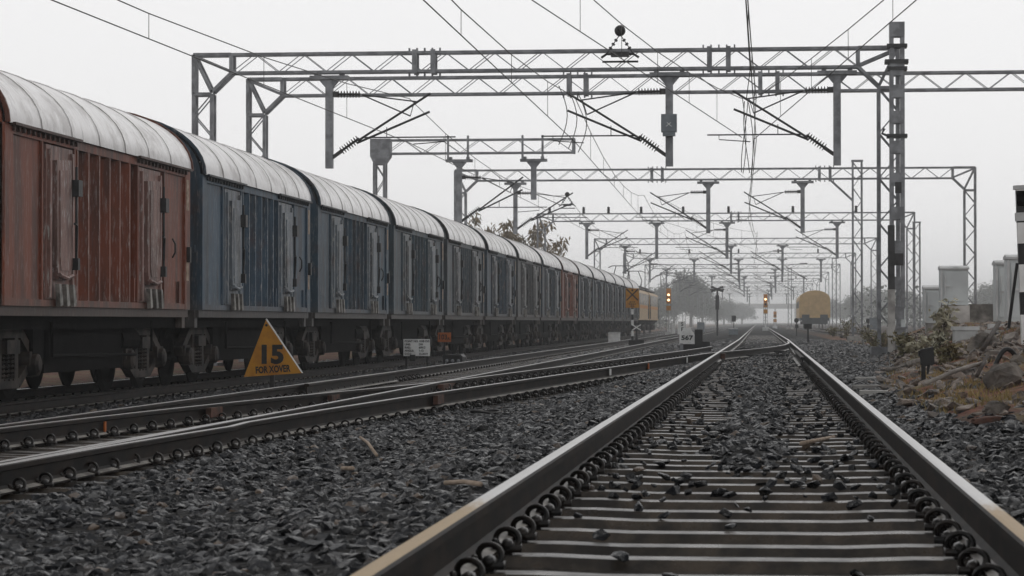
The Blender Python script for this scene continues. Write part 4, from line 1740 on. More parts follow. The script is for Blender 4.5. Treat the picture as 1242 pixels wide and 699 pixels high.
box_cabinet(745, 404, 412, 14, 125, 'low pale box standing beside the wheels of the goods train', 'white_paint')
box_cabinet(814, 392, 403, 9.5, 215, 'small white box at the foot of the left signal', 'white_paint')
box_cabinet(850, 391, 399, 9, 240, 'small grey box beside the tracks beyond the number 567 marker', 'grey_box')
box_cabinet(889.5, 399, 407, 11, 150, 'grey box on short legs near the foot of the faint pole', 'grey_box')
box_cabinet(1036, 396, 406, 6, 180, 'small grey box just left of the slim lattice post', 'grey_box')


def x_sign():
    Y = 118
    a, b = at(759, 373.5, Y), at(775, 350, Y)
    c = (a + b) / 2
    g = gz_at(c.x, Y)
    w, h, z = b.x - a.x, b.z - a.z, a.z - g
    root = thing('cross_board', 'yellow board with black diagonal cross on a striped post before the locomotives', 'sign', (c.x, Y, g))
    p = MB().box(-w / 2, w / 2, -.012, .012, z, z + h).build('panel', 'yellow', root)
    m = MB()
    z1, z2 = z + h * .38, z + h * .97
    m.bar((-w * .44, -.02, z1), (w * .44, -.02, z2), .06, .012)
    m.bar((-w * .44, -.024, z2), (w * .44, -.024, z1), .06, .012)
    m.build('cross', 'black', p)
    m = MB()
    m.lathe([(.05, 0), (.05, .012), (0, .012)], (0, -.02, z + h * .9), (0, -1, 0), 10)
    m.build('bolt', 'black', p)
    m = MB()       # three lines of small worn lettering, not readable in the photograph
    for k, ws in enumerate(((.09, .05, .08), (.06, .1, .07, .05), (.07, .06))):
        x = -(sum(ws) + .02 * (len(ws) - 1)) / 2
        for q in ws:
            m.box(x, x + q, -.018, -.013, z + h * (.27 - .105 * k), z + h * (.325 - .105 * k))
            x += q + .02
    m.build('lettering', 'black', p)
    ps = MB()
    n = 8
    for k in range(n):
        ps.box(-.055, .055, .014, .12, -.1 + k * (z + .3) / n, -.1 + (k + 1) * (z + .3) / n, k % 2)
    ps.build('post', ['white_paint', 'black'], root)


x_sign()


def cross_marker():
    Y = 112
    a = at(772, 409, Y)
    g = gz_at(a.x, Y)
    root = thing('cross_marker', 'small low post topped by a white diagonal cross beside the striped post', 'marker', (a.x, Y, g))
    m = MB().box(-.05, .05, -.03, .03, -.1, .75)
    m.build('post', 'steel_dark', root)
    m = MB()
    m.bar((-.2, -.035, .72), (.2, -.035, .98), .05, .02)
    m.bar((-.2, -.045, .98), (.2, -.045, .72), .05, .02)
    m.build('cross', 'white_paint', root)
    m = MB().box(-.35, .35, -.2, .25, -.05, .28)
    m.build('base_box', 'black', root)


cross_marker()


def marker_567():
    Y = 76
    a, b = at(824, 417.5, Y), at(842.5, 397, Y)
    c = (a + b) / 2
    g = gz_at(c.x, Y)
    w, h, z = b.x - a.x, b.z - a.z, a.z - g
    root = thing('point_indicator', 'white round topped plate reading 567 on a black point machine', 'marker', (c.x, Y, g))
    pts = [(-w / 2, z), (w / 2, z), (w / 2, z + h * .52)] + [(w / 2 * math.cos(t), z + h * .52 + h * .33 * math.sin(t)) for t in (R(25), R(45))] + [(w * .22, z + h * .97), (-w * .2, z + h * .97)] + [(w / 2 * math.cos(t), z + h * .52 + h * .33 * math.sin(t)) for t in (R(135), R(155))] + [(-w / 2, z + h * .52)]
    p = MB().prism(pts, 'y', -.012, .012).build('plate', 'white_paint', root)
    text_mesh('numeral', '567', h * .36, p, 'black', w * .78, (.0, -.017, z + h * .36), bold=.007)
    m = MB()
    m.box(w * .5, w * 1.02, .02, .4, z - .1, z + h * .86)
    m.box(-w * .3, w * 1.5, .05, .5, z - .2, z + h * .15)
    m.box(w * .68, w * .9, .005, .02, z + h * .2, z + h * .6)
    m.build('machine_casing', 'black', root)
    m = MB()
    m.box(-w * .45, -w * .25, -.03, .05, -.15, z + .02)
    m.box(w * .8, w * 1.0, .1, .3, -.15, z - .1)
    m.build('leg', 'steel', root)


marker_567()


def sf_marker():
    Y = 98
    a, b = at(822, 402.5, Y), at(831, 390, Y)
    c = (a + b) / 2
    g = gz_at(c.x, Y)
    w, h, z = b.x - a.x, b.z - a.z, a.z - g
    root = thing('letter_marker', 'narrow white plate lettered S over F behind the 567 marker', 'marker', (c.x, Y, g))
    p = MB().box(-w / 2, w / 2, -.01, .01, z - .1, z + h).build('plate', 'white_paint', root)
    text_mesh('lettering', 'S', h * .5, p, 'black', None, (0.03, -.014, z + h * .72), bold=.005)
    text_mesh('lettering', 'F', h * .5, p, 'black', None, (0.03, -.014, z + h * .22), bold=.005)
    MB().box(-.03, .03, .012, .06, -.1, z + h * .7).build('post', 'black', root)


sf_marker()


# ------------------------------------------------------------------ colour light signals
def signal(px, y_top, Y, label, lamps, heads=1):
    """lamps: list of (offset in m from head top, material)"""
    p = at(px, y_top, Y)
    g = gz_at(p.x, Y)
    H = p.z - g
    root = thing('railway_signal', label, 'signal', (p.x, Y, g), 'colour light signals')
    m = MB()
    m.tube([(0, 0, -.1), (0, 0, H - 1.2)], .075, 8)
    m.box(-.3, .3, -.3, .3, -.1, .35)
    m.build('post', 'cab_trim', root)
    hd = MB()
    zz = [z for z, _ in lamps]
    lo = H - max(zz) - .3
    hd.box(-.2, .2, -.1, .15, lo, H)
    for z, _ in lamps:
        hd.lathe([(.15, 0), (.15, .22), (.135, .22), (.135, .0)], (0, -.1, H - z), (0, -1, 0), 14)
    head = hd.build('signal_head', 'loco_red', root)  # orange head colour stands in for the glow round the lamps
    for z, mt in lamps:
        l = MB()
        l.lathe([(.105, 0), (.085, .03), (0, .045)], (0, -.11, H - z), (0, -1, 0), 14)
        l.build('lamp', mt, head)
    b = MB()
    b.box(-.2, .2, -.14, -.08, lo - .6, lo - .2)
    b.build('number_plate', 'yellow', root)
    ld = MB()
    for s_ in (-.2, .2):
        ld.tube([(s_, .28, 0), (s_, .28, H - 1)], .02, 5)
    k = .3
    while k < H - 1:
        ld.tube([(-.2, .28, k), (.2, .28, k)], .015, 4)
        k += .35
    ld.build('ladder', 'steel', root)


signal(811, 350, 213, 'colour light signal with two white lamps lit beside the locomotives', [(.55, 'lamp_white'), (1.0, 'lamp_white')])
signal(928.5, 357, 245, 'slim signal with a single lit lamp straight ahead over the tracks', [(.5, 'lamp_white'), (1.0, 'black')])
signal(940, 378, 330, 'tiny faint signal just right of the lit signal ahead', [(.5, 'black')])


def crossing_sign():
    Y = 190
    p = at(870, 352, Y)
    g = gz_at(p.x, Y)
    H = p.z - g
    root = thing('shunt_arm_post', 'dark post topped by a broad diagonal cross of two arms in the mist', 'sign', (p.x, Y, g))
    m = MB()
    m.box(-.07, .07, -.07, .07, -.1, H + .1)
    m.box(-.14, .14, -.15, .05, H - 1.5, H - .4)
    m.build('post', 'steel_dark', root)
    m = MB()
    m.bar((-.46, -.1, H - .12), (.46, -.1, H + .26), .15, .03)
    m.bar((-.46, -.14, H + .26), (.46, -.14, H - .12), .15, .03)
    m.bar((-.55, -.18, H + .03), (.55, -.18, H + .03), .1, .03)
    m.build('cross_arms', 'steel_dark', root)


crossing_sign()


def disc_post(px, y0, y1, Y, label, shape):
    a, t = at(px, y1, Y), at(px, y0, Y)
    g = gz_at(a.x, Y)
    H = t.z - g
    root = thing('marker_post', label, 'marker', (a.x, Y, g), 'low marker posts by the line')
    m = MB()
    m.box(-.03, .03, -.03, .03, -.1, H - .15)
    m.build('post', 'steel_dark' if shape != 'white' else 'white_paint', root)
    m = MB()
    if shape == 'disc':
        m.lathe([(0, 0), (.14, 0), (.14, .06), (.12, .08), (0, .08)], (0, 0, H - .14), (0, -1, 0), 18)
        m.box(-.08, .12, -.05, .1, H - .6, H - .38)
    elif shape == 'plate':
        m.box(-.14, .14, -.06, .02, H - .17, H)
        m.box(-.15, .15, -.08, .04, H - .02, H + .015)
    else:
        m.box(-.18, .18, -.05, .02, H - .5, H)
    m.build('head', 'steel_dark', root)


disc_post(980, 393.5, 413, 92, 'dark T shaped marker with square head in front of the yellow coach', 'plate')
disc_post(966, 386, 406, 150, 'dark round shunt signal disc left of the yellow coach', 'disc')
disc_post(1053, 386.5, 406, 150, 'dark round shunt signal disc right of the slim lattice post', 'disc')
disc_post(890, 383, 404, 210, 'grey square plate on a thin pole ahead on the left', 'tall')


def low_cabinet(px, Y, label):
    a = at(px, 405, Y)
    g = gz_at(a.x, Y)
    root = thing('instrument_case', label, 'cabinet', (a.x, Y, g))
    MB().box(-.28, .28, -.2, .2, .45, 1.05).build('case', 'grey_box', root)
    MB().box(-.31, .31, -.23, .23, 1.05, 1.1).build('lid', 'grey_box', root)
    m = MB()
    for x in (-.24, .24):
        m.box(x - .03, x + .03, -.05, .05, -.1, .45)
    m.build('leg', 'steel_dark', root)


low_cabinet(1061, 140, 'dark blue grey case on two legs beside the round shunt disc')


# black marker in front right with sack shape
def black_marker():
    a = hit(1120, 468)
    Y = a.y
    t = at(1120, 422, Y)
    g = a.z
    H = t.z - g
    root = thing('fouling_marker', 'short black trackside post with a square black hood on the red soil', 'marker', (a.x, Y, g))
    m = MB()
    m.box(-.022, .022, -.02, .02, -.15, H - .08)
    m.build('post', 'black', root)
    m = MB()
    root.scale = (1, 1, 1)
    q = 17 * Y / FPX / .25
    m.prism([(-.06 * q, H - .03 * q), (.17 * q, H + .02 * q), (.19 * q, H - .27 * q), (.13 * q, H - .31 * q), (.1 * q, H - .29 * q), (.02 * q, H - .34 * q), (-.05 * q, H - .30 * q)], 'y', -.06, .05)
    m.box(-.09 * q, -.06 * q, -.03, .03, H - .16 * q, H - .05 * q)
    m.prism([(.07 * q, H - .29 * q), (.12 * q, H - .29 * q), (.09 * q, H - .46 * q), (.055 * q, H - .46 * q)], 'y', -.02, .03)
    m.build('hood', 'black', root)


black_marker()


# ------------------------------------------------------------------ right hand mound: cabinets, plinths, posts, boulders
def loc_cabinet(x0, x1, y_top, y_base, Y, label, depth=.55, open_side=False, door=True):
    a, b = at(x0, y_base, Y), at(x1, y_base, Y)
    t = at((x0 + x1) / 2, y_top, Y)
    w = b.x - a.x
    h = t.z - a.z
    cx = (a.x + b.x) / 2
    root = thing('relay_cabinet', label, 'cabinet', (cx, Y, a.z), 'pale relay cabinets on the mound')
    m = MB()
    m.box(-w / 2, w / 2, 0, depth, 0, h - .06)
    m.build('housing', 'cab', root)
    m = MB()
    m.prism([(-.05, h - .07), (-.05, h - .03), (depth * .4, h + .015), (depth + .04, h - .03), (depth + .04, h - .07)], 'x', -w / 2 - .02, w / 2 + .02)
    m.build('hood', 'cab_trim', root)
    m = MB()
    m.box(-w / 2 + .06, w / 2 - .04, -.02, -.002, .08, h - .14)
    d = m.build('door', 'cab', root)
    m = MB()
    m.box(-w / 2 + .0, -w / 2 + .04, -.03, -.002, .02, h - .1)
    m.tube([(-w / 2 + .09, -.04, h * .25), (-w / 2 + .09, -.04, h * .75)], .012)
    m.box(-w / 2 + .07, -w / 2 + .2, -.05, -.02, h * .47, h * .5)
    m.build('locking_bar', 'cab_trim', d)
    if w > .5:
        m = MB()
        for zc in (h * .16, h * .9):
            for k in range(3):
                m.box(w * -.05, w * .12, -.026, -.021, zc + k * .03, zc + k * .03 + .012)
        m.build('louvre', 'cab_trim', d)
    m = MB()
    m.box(-w / 2 + .05, w / 2 - .05, .05, depth - .05, -.35, 0)
    m.build('plinth', 'concrete', root)
    return root


YC = 54
loc_cabinet(1141, 1174.5, 323, 370, YC, 'large pale grey relay cabinet on the concrete block, lit front door')
loc_cabinet(1121, 1141, 347, 392, YC + 3, 'shorter pale cabinet half hidden left of the large relay cabinet')
loc_cabinet(1208, 1221.5, 316.5, 390, 46, 'narrow tall pale cabinet left of the two near the striped post')
loc_cabinet(1221.8, 1241, 309.5, 391, 44.5, 'taller pale cabinet right beside the striped post', open_side=True)


def plinth(x0, x1, y0, y1, Y, label, mat, d=.9, name='concrete_block', top=0):
    if Y is None:
        Y = hit((x0 + x1) / 2, y1 - 1).y
    a, b = at(x0, y1, Y), at(x1, y0, Y)
    w, h = b.x - a.x, b.z - a.z
    cx = (a.x + b.x) / 2
    m = MB()
    m.prism([(-w / 2 - .02, -.5), (w / 2 + .02, -.5), (w / 2, h), (-w / 2, h)], 'y', 0, d)
    if top:
        m.box(-w / 2 - top, w / 2 + top, -top, d + top, h + .002, h + .06)
    o = m.build(name, mat, None, loc=(cx, Y, a.z))
    return tag(o, label, 'concrete block')


plinth(1144, 1176, 370.8, 397, YC - .12, 'pale stained concrete foundation block under the large relay cabinet', 'concrete_pale')
plinth(1177, 1208, 369, 389, YC + 1.5, 'dark streaked concrete wall stub right of the large cabinet foundation', 'concrete_stain', .6, 'concrete_wall')
plinth(1158, 1186, 401, 416, None, 'small white concrete box with overhanging lid on the slope', 'cab_trim', .4, 'concrete_box', .025)
plinth(1200, 1218, 393, 400, None, 'pale square slab lying below the narrow cabinets', 'cab_trim', .3, 'stone_slab')
plinth(1197, 1220, 400.5, 407, None, 'grey rounded slab stepping down below the pale square slab', 'concrete', .35, 'stone_slab')


def striped_post():
    Y = 30
    x0 = at(1231, 300, Y).x
    zt = at(1231, 230, Y).z
    g = gz_at(x0 + .1, Y)
    root = thing('striped_post', 'black and white banded post at the right edge of the mound', 'post', (x0 + .16, Y, g))
    root.rotation_euler.y = -.035
    H = zt - g
    m = MB()
    n = 9
    bands = [0, .35, .62, .95, 1.2, 1.45, 1.66, 1.83, H - .2, H]
    for k in range(len(bands) - 1):
        lean = .0
        m.box(-.085, .1, -.06, .06, bands[k] - (.2 if k == 0 else 0), bands[k + 1], k % 2)
    m.build('shaft', ['white_paint', 'black'], root)
    m = MB()
    z = at(1231, 258, Y).z - g
    m.box(-.1, .2, -.075, .075, z - .1, z)
    m.box(-.11, .2, -.07, .07, H + .002, H + .05)
    m.build('collar', 'cab_trim', root)
    s_ = MB()
    s_.bar((-.1, 0, z - .6), (-.22, .1, .2), .035)
    s_.build('strut', 'black', root)


striped_post()


def boulder(px, py, Y, wpx, hpx, label, mat='rock', seed=0, rz=0, dpt=.8):
    p = hit(px, py + hpx * .3)
    Y = p.y
    sc = Y / FPX
    bm = rock_bm(26, .9, seed + 100)
    bmesh.ops.subdivide_edges(bm, edges=bm.edges, cuts=1, use_grid_fill=True, smooth=0)
    for v in bm.verts:
        n = noise.noise(v.co * 1.7 + Vector((seed, 0, 0))) * .22 + noise.noise(v.co * 5 + Vector((0, seed, 0))) * .16
        v.co *= 1 + n
    me = bpy.data.meshes.new('boulder')
    w, h = wpx * sc / 2 * 1.2, hpx * sc / 2 * 1.25
    ms = max(abs(v.co.x) for v in bm.verts)
    for v in bm.verts:
        v.co = Vector((v.co.x / ms * w, v.co.y * w * dpt, v.co.z * h * 1.15))
    bmesh.ops.recalc_face_normals(bm, faces=bm.faces)
    bm.to_mesh(me)
    bm.free()
    me.materials.append(M[mat])
    o = bpy.data.objects.new('boulder', me)
    C.objects.link(o)
    o.location = (p.x, Y, p.z + h * .55)
    o.rotation_euler = (0, rz, 0)
    return tag(o, label, 'rock', 'boulders on the soil mound')


boulder(1191, 419, 37, 38, 22, 'grey boulder with a hollow front below the small white concrete box', 'rock', 1, -.15)
boulder(1207, 431, 35, 22, 12, 'small pale grey boulder left of the curved black pipe', 'rock', 2)
boulder(1165, 455, 32, 22, 16, 'squat dark boulder in the middle of the red slope', 'rock', 3)
boulder(1178, 450, 34, 26, 14, 'brown boulder leaning on the squat dark boulder', 'rock', 4, -.3)
boulder(1219, 462, 28, 44, 34, 'largest dark boulder at the right edge of the slope', 'rock', 5)
boulder(1211, 497, 23.5, 30, 18, 'black hollow boulder below the largest boulder', 'rock', 6)
boulder(1199, 512, 21, 34, 12, 'flat dark red stone lying low in the stones at right', 'rust', 7)
boulder(1146, 489, 24, 24, 9, 'flat pale rounded stone between track and slope', 'rock_pale', 8)
boulder(1078, 470, 31, 24, 8, 'flat pale stone beside the right rail', 'rock_pale', 9)
boulder(1225, 414, 38, 22, 14, 'long pale stone pointing up the slope at right', 'rock_pale', 10, -.7)
boulder(1138, 449, 36, 18, 8, 'small flat stone beside the black hooded post', 'rock', 11)
boulder(1235, 440, 30, 18, 14, 'dark stone partly cut by the right picture edge', 'rock', 12)
boulder(1135, 505, 22, 18, 8, 'small pale slab of stone near the ballast edge', 'rock_pale', 13, .2)
boulder(1025, 409, 70, 12, 6, 'small grey stone beside the track near the lattice post', 'rock', 14)


def stick(pts, r, label, mat, name='pole', cat='pole'):
    p0 = Vector(pts[0])
    m = MB()
    m.tube([Vector(p) - p0 for p in pts], r, 7)
    return tag(m.build(name, mat, None, True, loc=p0), label, cat)


def on_ground(px, py, Y, up=.03):
    return hit(px, py, up)


stick([on_ground(1122, 478, 26, .1), on_ground(1160, 467, 27.5, .14), on_ground(1196, 459, 29, .16)], .022, 'long pale pole lying across the grassy slope', 'rock_pale')
stick([on_ground(1076, 456, 36, .08), on_ground(1100, 450, 37.5, .1), on_ground(1122, 446, 39, .12)], .035, 'pale pole lying behind the black hooded post', 'rock_pale')
stick([on_ground(1192, 434, 34, .1), on_ground(1212, 414, 36, .25)], .03, 'dark stick leaning among the boulders', 'bark')
stick([on_ground(1185, 466, 28.2, .08), on_ground(1198, 456, 29, .2)], .02, 'short dark branch crossing the end of the pale pole', 'bark')


def arch_pipe():
    p = hit(1205, 447)
    pts = []
    for i in range(13):
        t = i / 12
        pts.append((.30 * t, .12 * t, .20 * math.sin(PI * min(1, t * 1.08)) ** .8 + .08 * t))
    m = MB().tube(pts, .026, 8)
    tag(m.build('hose', 'rubber', None, True, loc=(p.x, p.y, p.z - .04)), 'curved black hose arching out of the soil above the largest boulder', 'hose')


arch_pipe()

# small litter on the ballast
stick([on_ground(437, 538, 15.3, .05), on_ground(446, 548, 14.7, .07), on_ground(457, 561, 14.1, .05)], .012, 'pale broken stick lying on the dark ballast', 'wood', 'stick', 'stick')
stick([on_ground(415, 576, 12.9, .04), on_ground(428, 578, 12.8, .05)], .014, 'short pale wood chip below the broken stick', 'wood', 'stick', 'stick')
stick([on_ground(540, 597, 11.7, .04), on_ground(562, 596, 11.7, .045), on_ground(583, 598, 11.6, .04)], .012, 'thin pale splinter lying beside the nearest rail', 'wood', 'stick', 'stick')
stick([on_ground(972, 553, 14.9, .07), on_ground(1013, 546, 15.3, .09)], .014, 'pale wooden offcut lying between the nearest rails', 'wood', 'stick', 'stick')


def ring():
    p = on_ground(589, 505, 20.5, .05)
    m = MB()
    m.tube([(.16 * math.cos(2 * PI * i / 24), .16 * math.sin(2 * PI * i / 24), .012 * math.sin(4 * PI * i / 24)) for i in range(25)], .013, 7)
    o = m.build('rubber_ring', 'rubber', None, True, loc=p)
    tag(o, 'black rubber ring lying on the ballast left of the nearest rail', 'ring')


ring()
boulder(585, 522, 18.3, 17, 12, 'round black lump on the ballast below the rubber ring', 'rubber', 21)
boulder(1036, 434, 44, 8, 5, 'small dark stone at the ballast edge right of track', 'rock', 22)
for k, (px, py, Y, w, h, lb) in enumerate(((907, 553, 14.6, 22, 14, 'dark loose stone in the middle of the nearest sleepers'), (878, 552, 14.8, 17, 15, 'black loose stone left of the middle on the sleepers'),
                                          (978, 549, 15.0, 12, 13, 'upright dark stone right of the middle on the sleepers'), (918, 575, 12.9, 14, 11, 'dark loose stone on the third bare sleeper stripe'), (1040, 540, 16, 20, 12, 'dark stone against the right hand clips'))):
    p = on_ground(px, py, Y, .05)
    b = rock_bm(14, .8, 300 + k)
    s_ = w * p.y / FPX / 2
    for v in b.verts:
        v.co *= s_
    me = bpy.data.meshes.new('loose_stone')
    b.to_mesh(me)
    b.free()
    me.materials.append(M['ballast'])
    o = bpy.data.objects.new('loose_stone', me)
    C.objects.link(o)
    o.location = (p.x, p.y, -.18 + s_ * .55)
    tag(o, lb, 'stone', 'loose stones on the nearest sleepers')

# concrete sleeper ends stacked flat right of the track
for k, (px, py, Y, ln, lb) in enumerate(((1066, 461, 33.2, .62, 'flat grey plank right of the rail, topmost of three'), (1066, 471, 30.4, .6, 'flat grey plank right of the rail, middle of three'), (1074, 478, 28.5, .55, 'flat grey plank right of the rail, lowest of three'))):
    p = hit(px, py)
    o = MB().box(-ln / 2, ln / 2, -.11, .11, -.05, .02).build('plank', 'concrete', None, loc=(p.x, p.y, p.z + .015))
    tag(o, lb, 'plank', 'planks beside the right rail')

# ------------------------------------------------------------------ vegetation
def leaf_cloud(mb, centres, n, size, spread, droop=.0, r=random, aspect=.45):
    for c in centres:
        for _ in range(n):
            d = Vector((r.gauss(0, 1), r.gauss(0, 1), r.gauss(0, .8)))
            p = Vector(c) + d * spread * .5
            a = Vector((r.gauss(0, 1), r.gauss(0, 1), r.gauss(0, .6) - droop)).normalized()
            b = a.cross(Vector((r.gauss(0, 1), r.gauss(0, 1), r.gauss(0, 1)))).normalized()
            s_ = size * r.uniform(.6, 1.3)
            w = s_ * aspect
            mb.add([p, p + a * s_ * .5 + b * w * .5, p + a * s_, p + a * s_ * .5 - b * w * .5], [(0, 1, 2, 3)])


def tree_proto(name, H, W, nclump, nleaf, lsize, mat, seed, trunk_r=.22, droop=.3, base=.3, spread=.8, aspect=.5):
    r = random.Random(seed)
    root = thing(name, 't', 'tree', (0, 0, 0))
    tr = MB()
    tr.tube([(0, 0, -.3), (.05 * H * .1, 0, H * .25), (r.uniform(-.2, .2), r.uniform(-.2, .2), H * .6), (0, 0, H * .85)], [trunk_r, trunk_r * .75, trunk_r * .45, trunk_r * .12], 8)
    cs = []
    for k in range(nclump):
        while True:
            v = Vector((r.uniform(-1, 1), r.uniform(-1, 1), r.uniform(-1, 1)))
            if .25 < v.length < 1:
                break
        lob = .74 + .5 * noise.noise(v.normalized() * 2.6 + Vector((seed, 0, 0)))
        z = H * (base + (1 - base) / 2) + v.z * H * (1 - base) / 2 * lob
        cs.append((v.x * W / 2 * lob, v.y * W / 2 * lob, z))
    for c in cs[::max(1, nclump // 26)]:
        zb = max(H * .2, c[2] - H * .3)
        tr.tube([(0, 0, zb), (c[0] * .5, c[1] * .5, (zb + c[2]) / 2 + .2), c], [trunk_r * .3, trunk_r * .18, .02], 5)
    tr.build('trunk', 'bark', root)
    mb = MB()
    leaf_cloud(mb, cs, nleaf, lsize, spread, droop, r, aspect)
    mb.build('crown', mat, root)
    return root


def place_tree(proto, first, px, py_top, Y, label, group, sc_x=1.0, H0=10.0):
    p = at(px, py_top, Y)
    g = gz_at(p.x, Y)
    o = proto if first else copy_tree(proto)
    k = (p.z - g) / H0
    o.location = (p.x, Y, g)
    o.scale = (k * sc_x, k * sc_x, k)
    o.rotation_euler.z = random.uniform(0, 6.28)
    tag(o, label, 'tree', group)
    return o


# brown leaved trees behind the train
tb = tree_proto('tree', 10, 12, 34, 46, .55, 'leaf_brown', 3, .13, 1.6, .45, .58, .3)
place_tree(tb, True, 600, 253, 165, 'brown leaved tree with drooping clumps rising behind the wagon roofs', 'brown trees behind the train', 1.0)
place_tree(tb, False, 545, 263, 160, 'brown leaved treetop left of the tall brown tree behind the roofs', 'brown trees behind the train', .7)
place_tree(tb, False, 637, 273, 175, 'smaller brown treetop right of the tall brown tree behind the roofs', 'brown trees behind the train', .75)
# dense misty trees
tg1 = tree_proto('tree', 10, 9, 120, 58, .5, 'leaf_green', 5, .3, .2, .12, 1.1)
tg2 = tree_proto('tree', 10, 7, 95, 58, .5, 'leaf_green', 8, .3, .2, .1, 1.1)
GT = 'misty trees along the line'
spots = [(838, 326, 675, 'large misty round tree beside the double lamp signal', 1.0), (818, 345, 702, 'misty tree behind the left signal lamp', .9), (800, 342, 688, 'misty tree above the farther locomotive', 1.0), (783, 352, 675, 'misty treetop behind the locomotive roof', 1.0),
         (868, 372, 864, 'low misty tree right of the large round tree', 1.2), (888, 378, 1026, 'low pale misty tree left of the lit signal', 1.3), (1024, 366, 950, 'misty tree just right of the yellow coach', 1.3), (1052, 358, 900, 'misty tree between the slim lattice post and tall mast', 1.2), (1076, 350, 860, 'misty tree behind the tall batten plate mast', 1.2),
         (1105, 352, 840, 'misty tree left of the shorter pale cabinet', 1.2), (1132, 356, 840, 'misty tree behind the pale cabinets', 1.3), (1196, 344, 700, 'dark misty tree between the cabinets and right gantry leg', 1.1), (1215, 338, 720, 'misty tree behind the narrow tall cabinets', 1.1), (1240, 345, 700, 'misty tree at the right edge behind the striped post', 1.1),
         (852, 352, 756, 'misty tree close behind the large round tree', 1.2), (878, 360, 945, 'misty tree behind the diagonal cross post', 1.3), (900, 366, 1188, 'very pale broad tree behind the square plate pole', 1.5),
         (1040, 352, 810, 'pale tall tree behind the slim lattice post', 1.2), (1064, 346, 837, 'pale tree behind the left side of the tall mast', 1.2), (1092, 348, 810, 'pale tree right behind the tall mast foot', 1.2), (1006, 362, 972, 'faint tree rising behind the yellow coach', 1.2)]
for k, (px, py, Y, lb, sx) in enumerate(spots):
    pr = tg1 if k % 2 == 0 else tg2
    place_tree(pr, k < 2, px, py, Y, lb, GT, sx)

# low growth under the misty trees
mb = MB()
rr = random.Random(5)
cs = []
for k in range(700):
    if rr.random() < .5:
        y = rr.uniform(450, 1100)
        x = -rr.uniform(.035, .075) * y - rr.uniform(0, 6)
    else:
        y = rr.uniform(380, 1000)
        x = .03 * y + rr.uniform(4, .12 * y)
    cs.append((x, y, rr.uniform(0, 1) ** 1.5 * 5.0))
leaf_cloud(mb, cs, 26, .8, 2.2, .2, rr, .6)
tag(mb.build('undergrowth', 'leaf_green'), 'misty undergrowth beneath the far trees', 'undergrowth', kind='stuff')

# far wood: reads as one mass
mb = MB()
rr = random.Random(12)
cs = []
for k in range(900):
    s_ = rr.choice((-1, 1))
    x = rr.uniform(95, 520) * s_ + 5
    y = rr.uniform(800, 1500)
    cs.append((x, y, rr.uniform(0, 1) ** .8 * (13 + 5 * noise.noise(Vector((x * .05, y * .02, 0))))))
leaf_cloud(mb, cs, 30, 2.2, 6.0, .2, rr, .6)
tag(mb.build('far_woods', 'leaf_green'), 'faint far wood on both sides of the line in mist', 'wood', kind='stuff')


def overbridge():
    Y = 1500
    root = thing('road_bridge', 'faint flat road bridge crossing the tracks far off in the mist', 'bridge', (-2, Y, -.3))
    m = MB().box(-60, 60, -4, 4, 9.0, 11)
    m.box(-60, 60, -4.3, -4.1, 10.7, 12)
    m.build('deck', 'concrete', root)
    for x in (-24, -14, 12, 24):
        MB().box(x - .5, x + .5, -3.5, 3.5, -.5, 9.0).build('pier', 'concrete', root)


overbridge()


def shrub(px, py_base, Y, H, W, n, mat, label, lsize=.09, seed=0):
    p = hit(px, py_base)
    H, W, Y = H * p.y / Y, W * p.y / Y, p.y
    g = p.z
    r = random.Random(seed)
    root = thing('shrub', label, 'shrub', (p.x, Y, g - .02), 'weedy shrubs on the mound')
    st, lf = MB(), MB()
    for k in range(n):
        a = r.uniform(0, 6.28)
        rad = r.uniform(.1, 1) * W / 2
        h = H * r.uniform(.5, 1)
        tip = (math.cos(a) * rad, math.sin(a) * rad, h)
        mid = (tip[0] * .35, tip[1] * .35, h * .55)
        st.tube([(0, 0, 0), mid, tip], [.012, .008, .004], 4)
        cs = []
        for j in range(7):
            t = .3 + .7 * j / 6
            q = Vector(mid).lerp(Vector(tip), (t - .3) / .7) if t > .5 else Vector(mid) * (t / .55)
            cs.append(q)
        leaf_cloud(lf, cs, 3, lsize * 1.25, .10, .25, r, .42)
    st.build('stem', 'bark', root)
    lf.build('foliage', mat, root)


shrub(1142, 420, 45, .95, .5, 9, 'leaf_pale', 'pale leafy shrub in front of the concrete foundation block', .11, 1)
shrub(1136, 428, 42, .4, .6, 9, 'leaf_pale', 'low pale bush between the tall mast and white concrete box', .1, 2)
shrub(1098, 436, 48, .55, .7, 14, 'leaf_weed', 'green brown weeds round the foot of the tall mast', .09, 3)
shrub(1075, 432, 52, .5, .8, 14, 'leaf_weed', 'low weeds left of the tall mast', .09, 4)
shrub(1120, 441, 40, .42, .6, 13, 'leaf_pale', 'low bush behind the black hooded post', .085, 5)
shrub(1150, 442, 38, .35, .5, 12, 'leaf_weed', 'small weeds right of the black hooded post', .075, 6)
shrub(1027, 412, 80, .75, .5, 12, 'leaf_weed', 'upright weed tuft right of the yellow coach', .1, 7)
shrub(1052, 414, 75, .55, 1.1, 14, 'leaf_weed', 'weeds around the foot of the slim lattice post', .1, 8)
shrub(1010, 408, 95, .5, 1.0, 12, 'leaf_weed', 'weeds in front of the yellow coach on the right', .1, 9)
shrub(1062, 424, 62, .5, .9, 14, 'leaf_weed', 'brownish weeds between slim lattice post and mast', .09, 10)
shrub(1190, 392, 50, .3, .6, 10, 'leaf_weed', 'thin weeds along the streaked wall stub', .07, 11)

